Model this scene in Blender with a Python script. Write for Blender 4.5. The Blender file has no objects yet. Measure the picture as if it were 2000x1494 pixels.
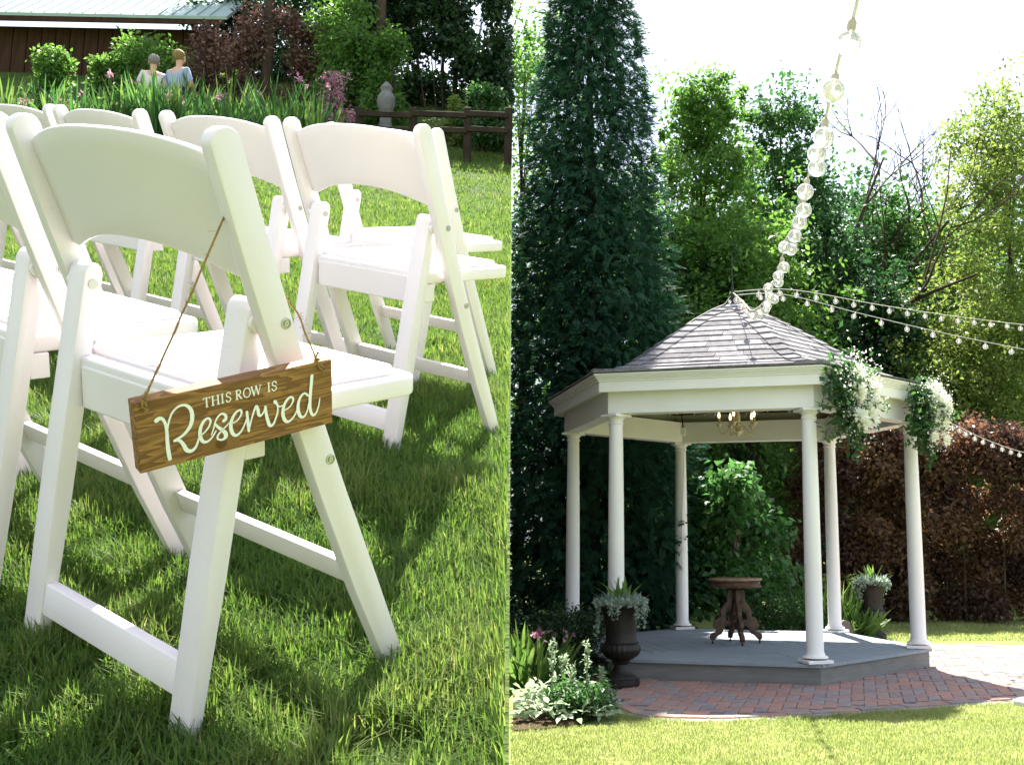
import bpy, bmesh, math, random
import numpy as np
from mathutils import Vector, Matrix, Quaternion
rng = np.random.default_rng(7)
random.seed(7)
R_ = math.radians
scene = bpy.context.scene
COL = scene.collection

# ------------------------------------------------------------------ camera
H = 1.29                       # eye height over the brick patio
PITCH = 0.147
F_PX, PX, PY = 2050.0, 1200.0, 747.0
cam_d = bpy.data.cameras.new('camera'); cam = bpy.data.objects.new('camera', cam_d); COL.objects.link(cam)
cam_d.sensor_width = 36; cam_d.lens = F_PX/2000*36; cam_d.shift_x = -0.1
cam_d.clip_start = 0.05; cam_d.clip_end = 2000
cam.location = (0, 0, H); cam.rotation_euler = (math.pi/2+PITCH, 0, 0)
scene.camera = cam
# ------------------------------------------------------------------ sky, sun, exposure
SUN_EL, SUN_AZ = R_(60), R_(-4)
world = bpy.data.worlds.new('World'); scene.world = world; world.use_nodes = True
wn = world.node_tree; wn.nodes.clear()
def N(nt, t, **kw):
    n = nt.nodes.new(t)
    for k, v in kw.items():
        if hasattr(n, k): setattr(n, k, v)
        else: n.inputs[k].default_value = v
    return n
wo = N(wn, 'ShaderNodeOutputWorld'); bg = N(wn, 'ShaderNodeBackground'); bg.inputs['Strength'].default_value = 0.13
sky = N(wn, 'ShaderNodeTexSky'); sky.sky_type = 'NISHITA'; sky.sun_disc = False
sky.sun_elevation = SUN_EL; sky.sun_rotation = SUN_AZ; sky.air_density = 1.0; sky.dust_density = 1.5; sky.ozone_density = 1.0
tc = N(wn, 'ShaderNodeTexCoord'); mp = N(wn, 'ShaderNodeMapping'); mp.inputs['Scale'].default_value = (1.2, 1.2, 3.5)
cn = N(wn, 'ShaderNodeTexNoise'); cn.inputs['Scale'].default_value = 1.6; cn.inputs['Detail'].default_value = 6; cn.inputs['Roughness'].default_value = .55
cr = N(wn, 'ShaderNodeValToRGB'); cr.color_ramp.elements[0].position = .42; cr.color_ramp.elements[1].position = .74
cr.color_ramp.elements[0].color = (.0, .0, .0, 1)
gap = N(wn, 'ShaderNodeMixRGB'); gap.inputs['Fac'].default_value = .80; gap.inputs['Color2'].default_value = (1.15, 1.24, 1.5, 1)
mx = N(wn, 'ShaderNodeMixRGB'); mx.inputs['Color2'].default_value = (2.3, 2.32, 2.45, 1)
L = wn.links.new
L(tc.outputs['Generated'], mp.inputs['Vector']); L(mp.outputs[0], cn.inputs['Vector']); L(cn.outputs['Fac'], cr.inputs[0])
L(cr.outputs[0], mx.inputs['Fac']); L(sky.outputs[0], gap.inputs['Color1']); L(gap.outputs[0], mx.inputs['Color1']); L(mx.outputs[0], bg.inputs['Color']); L(bg.outputs[0], wo.inputs[0])
sun_d = bpy.data.lights.new('sun', 'SUN'); sun = bpy.data.objects.new('sun', sun_d); COL.objects.link(sun)
sun_d.energy = 3.3; sun_d.angle = R_(.55); sun_d.color = (1, .95, .86)
to_sun = Vector((math.sin(SUN_AZ)*math.cos(SUN_EL), math.cos(SUN_AZ)*math.cos(SUN_EL), math.sin(SUN_EL)))
sun.rotation_euler = to_sun.to_track_quat('Z', 'Y').to_euler(); sun.location = (0, 0, 30)
vs = scene.view_settings; vs.view_transform = 'Standard'; vs.look = 'None'; vs.gamma = 1; vs.exposure = 2.65
scene.cycles.max_bounces = 8; scene.cycles.transparent_max_bounces = 12

# ------------------------------------------------------------------ helpers
CP, SP = math.cos(PITCH), math.sin(PITCH)
def at(px, py, Y):
    """point at world depth Y seen at a place of the photograph"""
    a, b = (px-PX)/F_PX, (PY-py)/F_PX
    dy, dz = CP-b*SP, SP+b*CP
    k = Y/dy
    return Vector((a*k, Y, H+dz*k))
def ground_at(px, py, z=0.0):
    a, b = (px-PX)/F_PX, (PY-py)/F_PX
    dy, dz = CP-b*SP, SP+b*CP
    k = (z-H)/dz
    return Vector((a*k, dy*k, z))
def unit(v):
    return v/np.maximum(np.linalg.norm(v, axis=-1, keepdims=True), 1e-9)

MATS = {}
def mat(name, col, rough=.6, spec=.4, var=0.0, scale=8.0, bump=0.0, bscale=60.0, col2=None, metal=0.0, stretch=None, rnd=False, detail=4):
    m = bpy.data.materials.new(name); m.use_nodes = True; nt = m.node_tree; b = nt.nodes['Principled BSDF']
    b.inputs['Roughness'].default_value = rough; b.inputs['Specular IOR Level'].default_value = spec; b.inputs['Metallic'].default_value = metal
    c1 = (*col, 1); c2 = (*(col2 if col2 else [min(1, c*(1-var)) for c in col]), 1)
    t = N(nt, 'ShaderNodeTexCoord'); mpn = N(nt, 'ShaderNodeMapping')
    if stretch: mpn.inputs['Scale'].default_value = stretch
    nt.links.new(t.outputs['Object'], mpn.inputs['Vector'])
    if var or col2:
        n = N(nt, 'ShaderNodeTexNoise'); n.inputs['Scale'].default_value = scale; n.inputs['Detail'].default_value = detail
        nt.links.new(mpn.outputs[0], n.inputs['Vector'])
        r = N(nt, 'ShaderNodeValToRGB'); r.color_ramp.elements[0].position = .33; r.color_ramp.elements[1].position = .68
        r.color_ramp.elements[0].color = c2; r.color_ramp.elements[1].color = c1
        nt.links.new(n.outputs['Fac'], r.inputs[0]); out = r.outputs[0]
        if rnd:
            oi = N(nt, 'ShaderNodeObjectInfo'); hv = N(nt, 'ShaderNodeHueSaturation'); ma = N(nt, 'ShaderNodeMapRange')
            ma.inputs['To Min'].default_value = .72; ma.inputs['To Max'].default_value = 1.25
            nt.links.new(oi.outputs['Random'], ma.inputs['Value']); nt.links.new(ma.outputs[0], hv.inputs['Value']); nt.links.new(out, hv.inputs['Color']); out = hv.outputs[0]
        nt.links.new(out, b.inputs['Base Color'])
    else:
        b.inputs['Base Color'].default_value = c1
    if bump:
        n2 = N(nt, 'ShaderNodeTexNoise'); n2.inputs['Scale'].default_value = bscale; n2.inputs['Detail'].default_value = 5
        nt.links.new(mpn.outputs[0], n2.inputs['Vector'])
        bp = N(nt, 'ShaderNodeBump'); bp.inputs['Strength'].default_value = bump; bp.inputs['Distance'].default_value = .01
        nt.links.new(n2.outputs['Fac'], bp.inputs['Height']); nt.links.new(bp.outputs[0], b.inputs['Normal'])
    MATS[name] = m
    return m
def leaf_mat(name, cols, trans=.35, rough=.5, spec=.35, tcol=None):
    """foliage: colour of each leaf from its own random value"""
    m = bpy.data.materials.new(name); m.use_nodes = True; nt = m.node_tree; b = nt.nodes['Principled BSDF']; o = nt.nodes['Material Output']
    a = N(nt, 'ShaderNodeAttribute'); a.attribute_name = 'rnd'
    r = N(nt, 'ShaderNodeValToRGB'); el = r.color_ramp.elements
    while len(el) < len(cols): el.new(.5)
    for i, c in enumerate(cols): el[i].position = i/(len(cols)-1); el[i].color = (*c, 1)
    nt.links.new(a.outputs['Fac'], r.inputs[0]); nt.links.new(r.outputs[0], b.inputs['Base Color'])
    b.inputs['Roughness'].default_value = rough; b.inputs['Specular IOR Level'].default_value = spec
    tr = N(nt, 'ShaderNodeBsdfTranslucent'); ms = N(nt, 'ShaderNodeMixShader'); ms.inputs[0].default_value = trans
    hv = N(nt, 'ShaderNodeHueSaturation'); hv.inputs['Value'].default_value = 1.6; hv.inputs['Saturation'].default_value = 1.1; hv.inputs['Hue'].default_value = .49
    nt.links.new(r.outputs[0], hv.inputs['Color']); nt.links.new(hv.outputs[0], tr.inputs['Color'])
    nt.links.new(b.outputs[0], ms.inputs[1]); nt.links.new(tr.outputs[0], ms.inputs[2]); nt.links.new(ms.outputs[0], o.inputs['Surface'])
    MATS[name] = m
    return m

def tag(o, label=None, cat=None, group=None, kind=None):
    if label: o['label'] = label
    if cat: o['category'] = cat
    if group: o['group'] = group
    if kind: o['kind'] = kind
    return o
def empty(name, loc=(0, 0, 0), rz=0, matrix=None, **kw):
    o = bpy.data.objects.new(name, None); COL.objects.link(o); o.empty_display_size = .1
    if matrix is not None: o.matrix_world = matrix
    else: o.location = loc; o.rotation_euler = (0, 0, rz)
    return tag(o, **kw)
def link(name, me, m=None, parent=None, loc=None, rz=None):
    o = bpy.data.objects.new(name, me); COL.objects.link(o)
    if m and not me.materials: me.materials.append(m)
    if parent: o.parent = parent
    if loc is not None: o.location = loc
    if rz is not None: o.rotation_euler = (0, 0, rz)
    return o
def big_mesh(name, V, Fc, m, parent=None, rnd=None, smooth=False):
    """V (n,3), Fc (k,s) arrays -> one mesh object, quickly"""
    me = bpy.data.meshes.new(name); V = np.asarray(V, np.float32); Fc = np.asarray(Fc, np.int32); k, s = Fc.shape
    me.vertices.add(len(V)); me.vertices.foreach_set('co', V.ravel())
    me.loops.add(k*s); me.loops.foreach_set('vertex_index', Fc.ravel())
    me.polygons.add(k); me.polygons.foreach_set('loop_start', np.arange(0, k*s, s, dtype=np.int32))
    try: me.polygons.foreach_set('loop_total', np.full(k, s, np.int32))
    except Exception: pass
    if smooth: me.polygons.foreach_set('use_smooth', np.ones(k, bool))
    if rnd is not None:
        at_ = me.attributes.new('rnd', 'FLOAT', 'FACE'); at_.data.foreach_set('value', np.asarray(rnd, np.float32))
    me.update(calc_edges=True)
    return link(name, me, m, parent)
class MB:
    """collects simple solids into one mesh"""
    def __init__(s): s.v = []; s.f = []
    def add(s, V, Fc):
        b = len(s.v); s.v += [tuple(p) for p in V]; s.f += [tuple(i+b for i in q) for q in Fc]; return s
    def box(s, c, size, M=None):
        x, y, z = [d/2 for d in size]
        V = [Vector((sx*x, sy*y, sz*z)) for sx in (-1, 1) for sy in (-1, 1) for sz in (-1, 1)]
        if M is not None: V = [M @ p for p in V]
        V = [p+Vector(c) for p in V]
        return s.add(V, [(0, 1, 3, 2), (4, 6, 7, 5), (0, 4, 5, 1), (2, 3, 7, 6), (0, 2, 6, 4), (1, 5, 7, 3)])
    def hexa(s, b4, t4):
        return s.add(list(b4)+list(t4), [(3, 2, 1, 0), (4, 5, 6, 7), (0, 1, 5, 4), (1, 2, 6, 5), (2, 3, 7, 6), (3, 0, 4, 7)])
    def tube(s, path, rad, n=8, cap=True):
        P = [Vector(p) for p in path]; m = len(P)
        if not hasattr(rad, '__len__'): rad = [rad]*m
        b = len(s.v); up = None
        for i, p in enumerate(P):
            t = (P[min(i+1, m-1)]-P[max(i-1, 0)])
            t = t.normalized() if t.length > 1e-9 else Vector((0, 0, 1))
            if up is None: up = t.orthogonal().normalized()
            up = (up-t*up.dot(t)); up = up.normalized() if up.length > 1e-6 else t.orthogonal().normalized()
            w = t.cross(up)
            for k in range(n):
                a = 2*math.pi*k/n; s.v.append(tuple(p+(up*math.cos(a)+w*math.sin(a))*rad[i]))
        for i in range(m-1):
            for k in range(n):
                k2 = (k+1) % n; s.f.append((b+i*n+k, b+i*n+k2, b+(i+1)*n+k2, b+(i+1)*n+k))
        if cap:
            s.f.append(tuple(b+k for k in range(n))[::-1]); s.f.append(tuple(b+(m-1)*n+k for k in range(n)))
        return s
    def lathe(s, prof, n=24, c=(0, 0, 0), flute=None):
        b = len(s.v); m = len(prof)
        for i, (r, z) in enumerate(prof):
            for k in range(n):
                a = 2*math.pi*k/n; rr = r*(flute(i, a) if flute else 1)
                s.v.append((c[0]+rr*math.cos(a), c[1]+rr*math.sin(a), c[2]+z))
        for i in range(m-1):
            for k in range(n):
                k2 = (k+1) % n; s.f.append((b+i*n+k, b+i*n+k2, b+(i+1)*n+k2, b+(i+1)*n+k))
        s.f.append(tuple(b+k for k in range(n))[::-1]); s.f.append(tuple(b+(m-1)*n+k for k in range(n)))
        return s
    def prism(s, poly, d, M):
        """polygon in local xy, thickness d along local z, placed by M"""
        n = len(poly)
        V = [M @ Vector((x, y, -d/2)) for x, y in poly]+[M @ Vector((x, y, d/2)) for x, y in poly]
        return s.add(V, [tuple(range(n))[::-1], tuple(range(n, 2*n))]+[(i, (i+1) % n, n+(i+1) % n, n+i) for i in range(n)])
    def ball(s, c, r, nu=10, nv=7, sq=(1, 1, 1)):
        prof = []
        b = len(s.v)
        for i in range(nv+1):
            t = math.pi*i/nv
            for k in range(nu):
                a = 2*math.pi*k/nu
                s.v.append((c[0]+sq[0]*r*math.sin(t)*math.cos(a), c[1]+sq[1]*r*math.sin(t)*math.sin(a), c[2]-sq[2]*r*math.cos(t)))
        for i in range(nv):
            for k in range(nu):
                k2 = (k+1) % nu; s.f.append((b+i*nu+k, b+i*nu+k2, b+(i+1)*nu+k2, b+(i+1)*nu+k))
        return s
    def mesh(s, name, bevel=0, seg=2, smooth=False):
        me = bpy.data.meshes.new(name); me.from_pydata(s.v, [], s.f)
        bm = bmesh.new(); bm.from_mesh(me)
        bmesh.ops.remove_doubles(bm, verts=bm.verts, dist=1e-6)
        bmesh.ops.recalc_face_normals(bm, faces=bm.faces)
        if bevel:
            ed = [e for e in bm.edges if len(e.link_faces) == 2 and e.calc_face_angle(0) > .5]
            bmesh.ops.bevel(bm, geom=ed, offset=bevel, segments=seg, affect='EDGES', profile=.5, clamp_overlap=True)
        for f in bm.faces: f.smooth = smooth
        bm.to_mesh(me); bm.free()
        if smooth:
            try: me.set_sharp_from_angle(angle=R_(40))
            except Exception: pass
        return me
    def obj(s, name, m, parent=None, bevel=0, seg=2, smooth=False, **kw):
        return link(name, s.mesh(name, bevel, seg, smooth), m, parent, **kw)
def copy_tree(o, parent=None):
    c = o.copy(); COL.objects.link(c); c.parent = parent
    for ch in list(o.children): copy_tree(ch, c)
    return c
def catmull(P, n=8):
    P = [Vector(p) for p in P]; Q = [P[0]]+P+[P[-1]]; out = []
    for i in range(1, len(Q)-2):
        p0, p1, p2, p3 = Q[i-1:i+3]
        for k in range(n):
            t = k/n; out.append(.5*((2*p1)+(p2-p0)*t+(2*p0-5*p1+4*p2-p3)*t*t+(3*p1-p0-3*p2+p3)*t**3))
    out.append(P[-1]); return out

# ---- foliage
def leaf_cloud(name, P, size, m, parent=None, aspect=.55, up=.5, out=None, droop=.2, rnd=None, fold=.12, r=rng):
    P = np.asarray(P); n = len(P)
    nn = r.normal(size=(n, 3)); nn[:, 2] += up
    if out is not None: nn += out
    nn = unit(nn); d = r.normal(size=(n, 3)); d[:, 2] -= droop
    if out is not None: d += out*.6
    d = unit(d-nn*np.sum(d*nn, 1, keepdims=True)); w = np.cross(nn, d)
    Ls = (size*r.uniform(.6, 1.3, n))[:, None]
    V = np.stack([P, P+d*Ls*.42+w*Ls*aspect*.5+nn*Ls*fold, P+d*Ls, P+d*Ls*.42-w*Ls*aspect*.5+nn*Ls*fold], 1).reshape(-1, 3)
    Fc = np.arange(n*4).reshape(n, 4)
    if rnd is None: rnd = r.random(n)
    return big_mesh(name, V, Fc, m, parent, np.clip(rnd, 0, 1))
def shell_points(cs, rs, n, r=rng, thick=.55):
    """points spread through the outer part of ellipsoid clumps"""
    cs = np.asarray(cs, float); rs = np.asarray(rs, float)
    w = rs.prod(1)**(2/3); idx = r.choice(len(cs), n, p=w/w.sum())
    d = unit(r.normal(size=(n, 3))); rad = 1-thick*r.random(n)**1.6
    rad *= 1+.12*r.normal(size=n)
    return cs[idx]+d*rs[idx]*rad[:, None], d, idx
def tree(name, base, height, crown_r, crown_lo, m, bark, label, cat='tree', group=None, n_clump=30, n_leaf=14000, leaf=.09, top_pow=1.2, seed=0, trunk_r=.1, squash=.75, lean=(0, 0), keep=None, clump=.34, thick=.75):
    """tapered trunk, limbs to every clump, leaves spread through the clumps"""
    r = np.random.default_rng(seed); base = np.array(base, float)
    root = empty(name, base, label=label, cat=cat, group=group)
    cs = []
    for i in range(n_clump):
        h = crown_lo+(1-crown_lo)*r.random()
        t = (h-crown_lo)/(1-crown_lo)
        env = crown_r*max(.08, (1-t**top_pow)**.6)*min(1, .6+t*2.2)
        a = r.random()*2*math.pi; q = env*r.random()**.45*(1+.30*r.normal())
        cs.append((q*math.cos(a)+lean[0]*h, q*math.sin(a)+lean[1]*h, h*height-.1))
    cs = np.array(cs)
    # boughs: each carries a fan of leaf sprays that thins out towards its tip
    nsub = 5; sub = np.repeat(cs, nsub, 0)+r.normal(size=(n_clump*nsub, 3))*np.array([1, 1, .7])*crown_r*clump*1.05
    idx = r.integers(0, len(sub), n_leaf); sg = crown_r*clump*r.uniform(.14, .72, len(sub))
    off = r.normal(size=(n_leaf, 3))*sg[idx][:, None]*np.array([1, 1, .75]); P = sub[idx]+off; d = unit(P-np.array([0, 0, height*(crown_lo+.45*(1-crown_lo))])); P = P[:, :]
    k0 = P[:, 2] > .1; P, d, idx = P[k0], d[k0], idx[k0]; n_leaf = len(P); idx = idx//nsub
    cv = r.random(n_clump)
    rnd = .55*cv[idx]+.45*r.random(n_leaf)
    if keep is not None:
        k = keep(P+base); P, d, rnd = P[k], d[k], rnd[k]
    leaf_cloud('crown', P, leaf, m, root, up=.6, out=d*.5, rnd=rnd, r=r)
    tb = MB(); top = np.array([lean[0]*.9, lean[1]*.9, height*.92])
    path = [(0, 0, -.1)]+[tuple(top*t+np.array([r.normal()*.03, r.normal()*.03, 0])*height*.25*t*(1-t)*4) for t in (.15, .3, .45, .6, .8, 1)]
    tb.tube(path, [trunk_r*k for k in (1.25, 1, .85, .72, .55, .35, .12)], 8)
    for c in cs[:26]:
        tz = max(.12, min(.85, (c[2]-.35*np.hypot(c[0], c[1]))/height-.1))
        i = tz*(len(path)-1); j = int(i); p0 = np.array(path[j])*(1-(i-j))+np.array(path[min(j+1, len(path)-1)])*(i-j)
        mid = (p0+c)/2+np.array([0, 0, .08*height*.3])*r.uniform(-.3, .7)
        tb.tube([p0, mid, c], [trunk_r*.24, trunk_r*.14, trunk_r*.04], 5, cap=False)
    tb.obj('trunk', bark, root, smooth=True)
    return root
def bush(name, base, boxes, m, label, cat='shrub', group=None, n_leaf=6000, leaf=.05, seed=0, stems=None, thick=.6, aspect=.55, keep=None, up=.5, droop=.2):
    """boxes: list of (x, y, z, rx, ry, rz) clumps in local space"""
    r = np.random.default_rng(seed); b = np.array(boxes, float); root = empty(name, base, label=label, cat=cat, group=group)
    P, d, idx = shell_points(b[:, :3], b[:, 3:], n_leaf, r, thick)
    k = P[:, 2] > .01
    if keep is not None: k &= keep(P+np.array(base, float))
    P, d, idx = P[k], d[k], idx[k]
    cv = r.random(len(b))
    leaf_cloud('foliage', P, leaf, m, root, aspect=aspect, up=up, out=d*.6, droop=droop, rnd=.45*cv[idx]+.55*r.random(len(P)), r=r)
    tb = MB()
    wide = np.ptp(b[:, 0]) > 3; kx = .92 if wide else .3
    for c in (b[::4] if wide else b): tb.tube([(c[0]*kx, c[1]*kx, 0), (c[0]*(kx+1)/2, c[1]*(kx+1)/2, c[2]*.5), (c[0], c[1], c[2])], [.018, .012, .004], 5, cap=False)
    tb.obj('stem', stems or MATS['bark'], root)
    return root
def clumps_in(sx, sy, h, n, r, seed):
    q = np.random.default_rng(seed)
    return [(q.uniform(-sx, sx), q.uniform(-sy, sy), q.uniform(.25, 1)*(h-r*.7), r*q.uniform(.7, 1.2), r*q.uniform(.7, 1.2), r*q.uniform(.7, 1.2)) for _ in range(n)]
def blade_mesh(name, B, Nrm, hgt, wid, m, parent=None, lean=.5, r=rng, seg=2, rnd=None, bend=.6, az=None):
    """upright tapering blades that bend over, one mesh"""
    n = len(B); a = r.random(n)*2*math.pi if az is None else az
    t1 = unit(np.cross(Nrm, np.array([.3, 1, .1]))); t2 = np.cross(Nrm, t1)
    dirv = t1*np.cos(a)[:, None]+t2*np.sin(a)[:, None]; side = np.cross(Nrm, dirv)
    ln = np.minimum(lean*np.abs(r.normal(size=n)), 1.15)[:, None]; h = np.asarray(hgt)[:, None]; w = np.asarray(wid)[:, None]
    V = []
    for i in range(seg):
        t = i/seg
        p = B+Nrm*h*(t-.25*bend*ln*t*t)+dirv*h*ln*(.25*t+bend*t*t); ww = w*(1-.45*t)*.5
        V += [p-side*ww, p+side*ww]
    V.append(B+Nrm*h*(1-.25*bend*ln)+dirv*h*ln*(.25+bend))
    k = len(V); V = np.stack(V, 1).reshape(-1, 3); o = np.arange(n)*k; T = []
    for i in range(seg-1):
        T += [np.stack([o+2*i, o+2*i+1, o+2*i+3], 1), np.stack([o+2*i, o+2*i+3, o+2*i+2], 1)]
    T.append(np.stack([o+2*seg-2, o+2*seg-1, o+2*seg], 1))
    Fc = np.stack(T, 1).reshape(-1, 3)
    if rnd is None: rnd = r.random(n)
    return big_mesh(name, V, Fc, m, parent, np.repeat(np.clip(rnd, 0, 1), 2*seg-1))
def vnoise(x, y, s=1.0, seed=3):
    """smooth value noise"""
    q = np.random.default_rng(seed).random((64, 64)); x = np.asarray(x)*s; y = np.asarray(y)*s
    xi = np.floor(x).astype(int); yi = np.floor(y).astype(int); fx = x-xi; fy = y-yi; fx = fx*fx*(3-2*fx); fy = fy*fy*(3-2*fy)
    g = lambda i, j: q[i % 64, j % 64]
    return (g(xi, yi)*(1-fx)+g(xi+1, yi)*fx)*(1-fy)+(g(xi, yi+1)*(1-fx)+g(xi+1, yi+1)*fx)*fy

# ------------------------------------------------------------------ materials
WHITE = mat('white_resin', (.76, .70, .72), .42, .4, col2=(.715, .655, .675), scale=5, bump=.05, bscale=220)
def scuff(m, col, thr=.70, amt=.5, sc=26):
    nt = m.node_tree; b = nt.nodes['Principled BSDF']; src = b.inputs['Base Color'].links[0].from_socket
    t = N(nt, 'ShaderNodeTexCoord'); n = N(nt, 'ShaderNodeTexNoise'); n.inputs['Scale'].default_value = sc; n.inputs['Detail'].default_value = 8; n.inputs['Roughness'].default_value = .75
    nt.links.new(t.outputs['Object'], n.inputs['Vector']); r = N(nt, 'ShaderNodeMapRange'); r.inputs['From Min'].default_value = thr; r.inputs['From Max'].default_value = thr+.08; r.inputs['To Max'].default_value = amt
    nt.links.new(n.outputs['Fac'], r.inputs['Value']); x = N(nt, 'ShaderNodeMixRGB'); x.inputs['Color2'].default_value = (*col, 1); nt.links.new(r.outputs[0], x.inputs['Fac']); nt.links.new(src, x.inputs['Color1']); nt.links.new(x.outputs[0], b.inputs['Base Color'])
scuff(WHITE, (.42, .36, .30), .66, .55, 22)
PAD = mat('white_vinyl', (.77, .72, .735), .5, .35, col2=(.73, .68, .695), scale=9, bump=.06, bscale=160)
STEEL = mat('bolt_steel', (.45, .45, .44), .35, .5, metal=.9)
PAINT = mat('cream_paint', (.80, .785, .75), .55, .35, col2=(.75, .735, .69), scale=3, bump=.03, bscale=90)
COLM = mat('column_paint', (.80, .785, .765), .45, .4, col2=(.76, .745, .72), scale=2.5, stretch=(1, 1, .3))
scuff(PAINT, (.45, .42, .34), .64, .45, 5); scuff(COLM, (.45, .42, .36), .66, .4, 7)
SHING = mat('asphalt_shingle', (.25, .24, .245), .95, .15, col2=(.16, .155, .165), scale=14, bump=.7, bscale=260, rnd=True)
DECK = mat('deck_board', (.27, .315, .345), .75, .25, col2=(.215, .25, .275), scale=6, stretch=(.6, 7, 1), bump=.25, bscale=70)
SKIRT = mat('deck_skirt', (.21, .215, .20), .8, .2, col2=(.16, .165, .155), scale=9, stretch=(.5, .5, 4), bump=.2)
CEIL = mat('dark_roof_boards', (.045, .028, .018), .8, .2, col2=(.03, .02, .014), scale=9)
RAFT = mat('rafter_wood', (.28, .12, .055), .6, .3, col2=(.2, .085, .04), scale=8)
BRICK = mat('brick', (.30, .135, .10), .9, .2, col2=(.20, .095, .08), scale=9, bump=.45, bscale=150)
URN = mat('urn_iron', (.007, .006, .006), .5, .35, col2=(.020, .014, .011), scale=7, bump=.3, bscale=60)
DARKW = mat('carved_walnut', (.11, .06, .034), .55, .35, col2=(.05, .028, .018), scale=14, bump=.3, bscale=40)
TABTOP = mat('table_top_wood', (.33, .24, .16), .5, .4, col2=(.22, .14, .08), scale=9, stretch=(1, 5, 1))
IVORY = mat('ivory_metal', (.62, .52, .36), .4, .45, col2=(.5, .4, .26), scale=18)
BLACK = mat('black_iron', (.015, .015, .016), .5, .4)
WIRE = mat('white_wire', (.62, .60, .55), .5, .4)
SOCK = mat('bulb_socket', (.42, .37, .28), .5, .4)
TWINE = mat('jute_twine', (.36, .23, .09), .9, .1, col2=(.24, .14, .05), scale=160, bump=.6, bscale=400)
INK = mat('white_lettering', (.85, .85, .85), .6, .3)
STONE = mat('stone', (.20, .185, .165), .9, .2, col2=(.11, .10, .09), scale=6, bump=.5, bscale=25)
SOIL = mat('soil', (.075, .048, .03), 1, .1, col2=(.04, .026, .017), scale=9, bump=.8, bscale=40)
SAND = mat('sand', (.30, .27, .23), 1, .1, col2=(.2, .18, .15), scale=14, bump=.6, bscale=80)
MATS['bark'] = None
BARK = mat('bark', (.075, .055, .04), .95, .1, col2=(.035, .026, .02), scale=11, stretch=(1, 1, .25), bump=.8, bscale=30)
BARNW = mat('barn_timber', (.055, .026, .014), .85, .2, col2=(.03, .014, .008), scale=4, stretch=(6, 6, .6), bump=.2)
METALR = mat('metal_roof', (.36, .47, .47), .45, .5, col2=(.30, .41, .41), scale=2)
FENCEW = mat('fence_wood', (.035, .024, .016), .85, .2, col2=(.02, .014, .01), scale=8)
PATHM = mat('orange_path', (.38, .17, .06), .95, .1, col2=(.28, .13, .05), scale=6)
SKIN = mat('skin', (.55, .33, .24), .55, .4); HAIRB = mat('blond_hair', (.32, .23, .09), .7, .2, col2=(.16, .11, .04), scale=40, stretch=(3, 3, .4), bump=.8, bscale=60); HAIRG = mat('grey_hair', (.32, .29, .28), .7, .2, col2=(.16, .14, .13), scale=40, stretch=(3, 3, .4), bump=.8, bscale=60)
SHIRTW = mat('white_shirt', (.60, .56, .58), .8, .2, bump=1.0, bscale=9); SHIRTB = mat('blue_shirt', (.30, .37, .52), .8, .2, bump=1.0, bscale=9); JEANS = mat('dark_trousers', (.04, .06, .1), .8, .2)
GRASS = leaf_mat('grass_blades', [(.030, .070, .016), (.055, .115, .025), (.085, .15, .034), (.145, .20, .055), (.27, .25, .11)], .5, .55, .15)
LAWNB = leaf_mat('lawn_blades', [(.13, .19, .06), (.20, .255, .085), (.26, .31, .115), (.33, .36, .16), (.42, .41, .24)], .5, .6, .15)
CONIF = leaf_mat('conifer_sprays', [(.008, .030, .017), (.014, .048, .027), (.025, .070, .036), (.045, .098, .048)], .28, .7, .1)
LIME = leaf_mat('lime_leaves', [(.055, .13, .03), (.085, .18, .04), (.13, .23, .06)], .58, .45, .35)
MIDG = leaf_mat('mid_green_leaves', [(.025, .075, .024), (.042, .11, .032), (.075, .155, .045)], .52, .4, .4)
DARKG = leaf_mat('dark_green_leaves', [(.014, .046, .018), (.026, .072, .026), (.045, .105, .036)], .42, .4, .4)
YELG = leaf_mat('yellow_green_leaves', [(.09, .15, .035), (.14, .20, .05), (.20, .24, .08)], .58, .5, .3)
COPP = leaf_mat('copper_leaves', [(.030, .017, .019), (.07, .040, .029), (.15, .09, .048), (.27, .18, .085)], .6, .4, .4)
LILAC = leaf_mat('broad_leaves', [(.032, .10, .03), (.055, .145, .042), (.09, .195, .06)], .5, .38, .45)
YEW = leaf_mat('yew_leaves', [(.009, .03, .010), (.018, .05, .016), (.03, .07, .022)], .2, .45, .35)
SAGE = leaf_mat('silver_green_leaves', [(.24, .33, .20), (.32, .41, .26), (.42, .49, .36)], .35, .8, .1)
HOST = leaf_mat('hosta_leaves', [(.07, .15, .035), (.11, .20, .05), (.17, .26, .08)], .45, .5, .3)
SILV = leaf_mat('silver_leaves', [(.18, .25, .20), (.26, .33, .27), (.36, .42, .36)], .3, .7, .2)
PETW = leaf_mat('white_petals', [(.62, .64, .50), (.78, .78, .72), (.82, .82, .80)], .4, .7, .2)
PINK = leaf_mat('pink_petals', [(.30, .10, .18), (.45, .24, .30), (.6, .45, .48)], .4, .7, .2)
BROWNP = leaf_mat('smoke_bush_leaves', [(.06, .035, .03), (.15, .085, .07), (.24, .15, .12)], .3, .6, .2)
GLASS = bpy.data.materials.new('bulb_glass'); GLASS.use_nodes = True
_b = GLASS.node_tree.nodes['Principled BSDF']; _b.inputs['Base Color'].default_value = (.93, .92, .94, 1); _b.inputs['Roughness'].default_value = .06; _b.inputs['IOR'].default_value = 1.1
_b.inputs['Transmission Weight'].default_value = .74; _b.inputs['Coat Weight'].default_value = .6
FLAME = bpy.data.materials.new('lit_candle_bulb'); FLAME.use_nodes = True
_b = FLAME.node_tree.nodes['Principled BSDF']; _b.inputs['Base Color'].default_value = (.9, .75, .5, 1); _b.inputs['Emission Color'].default_value = (1, .72, .36, 1); _b.inputs['Emission Strength'].default_value = .55
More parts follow.
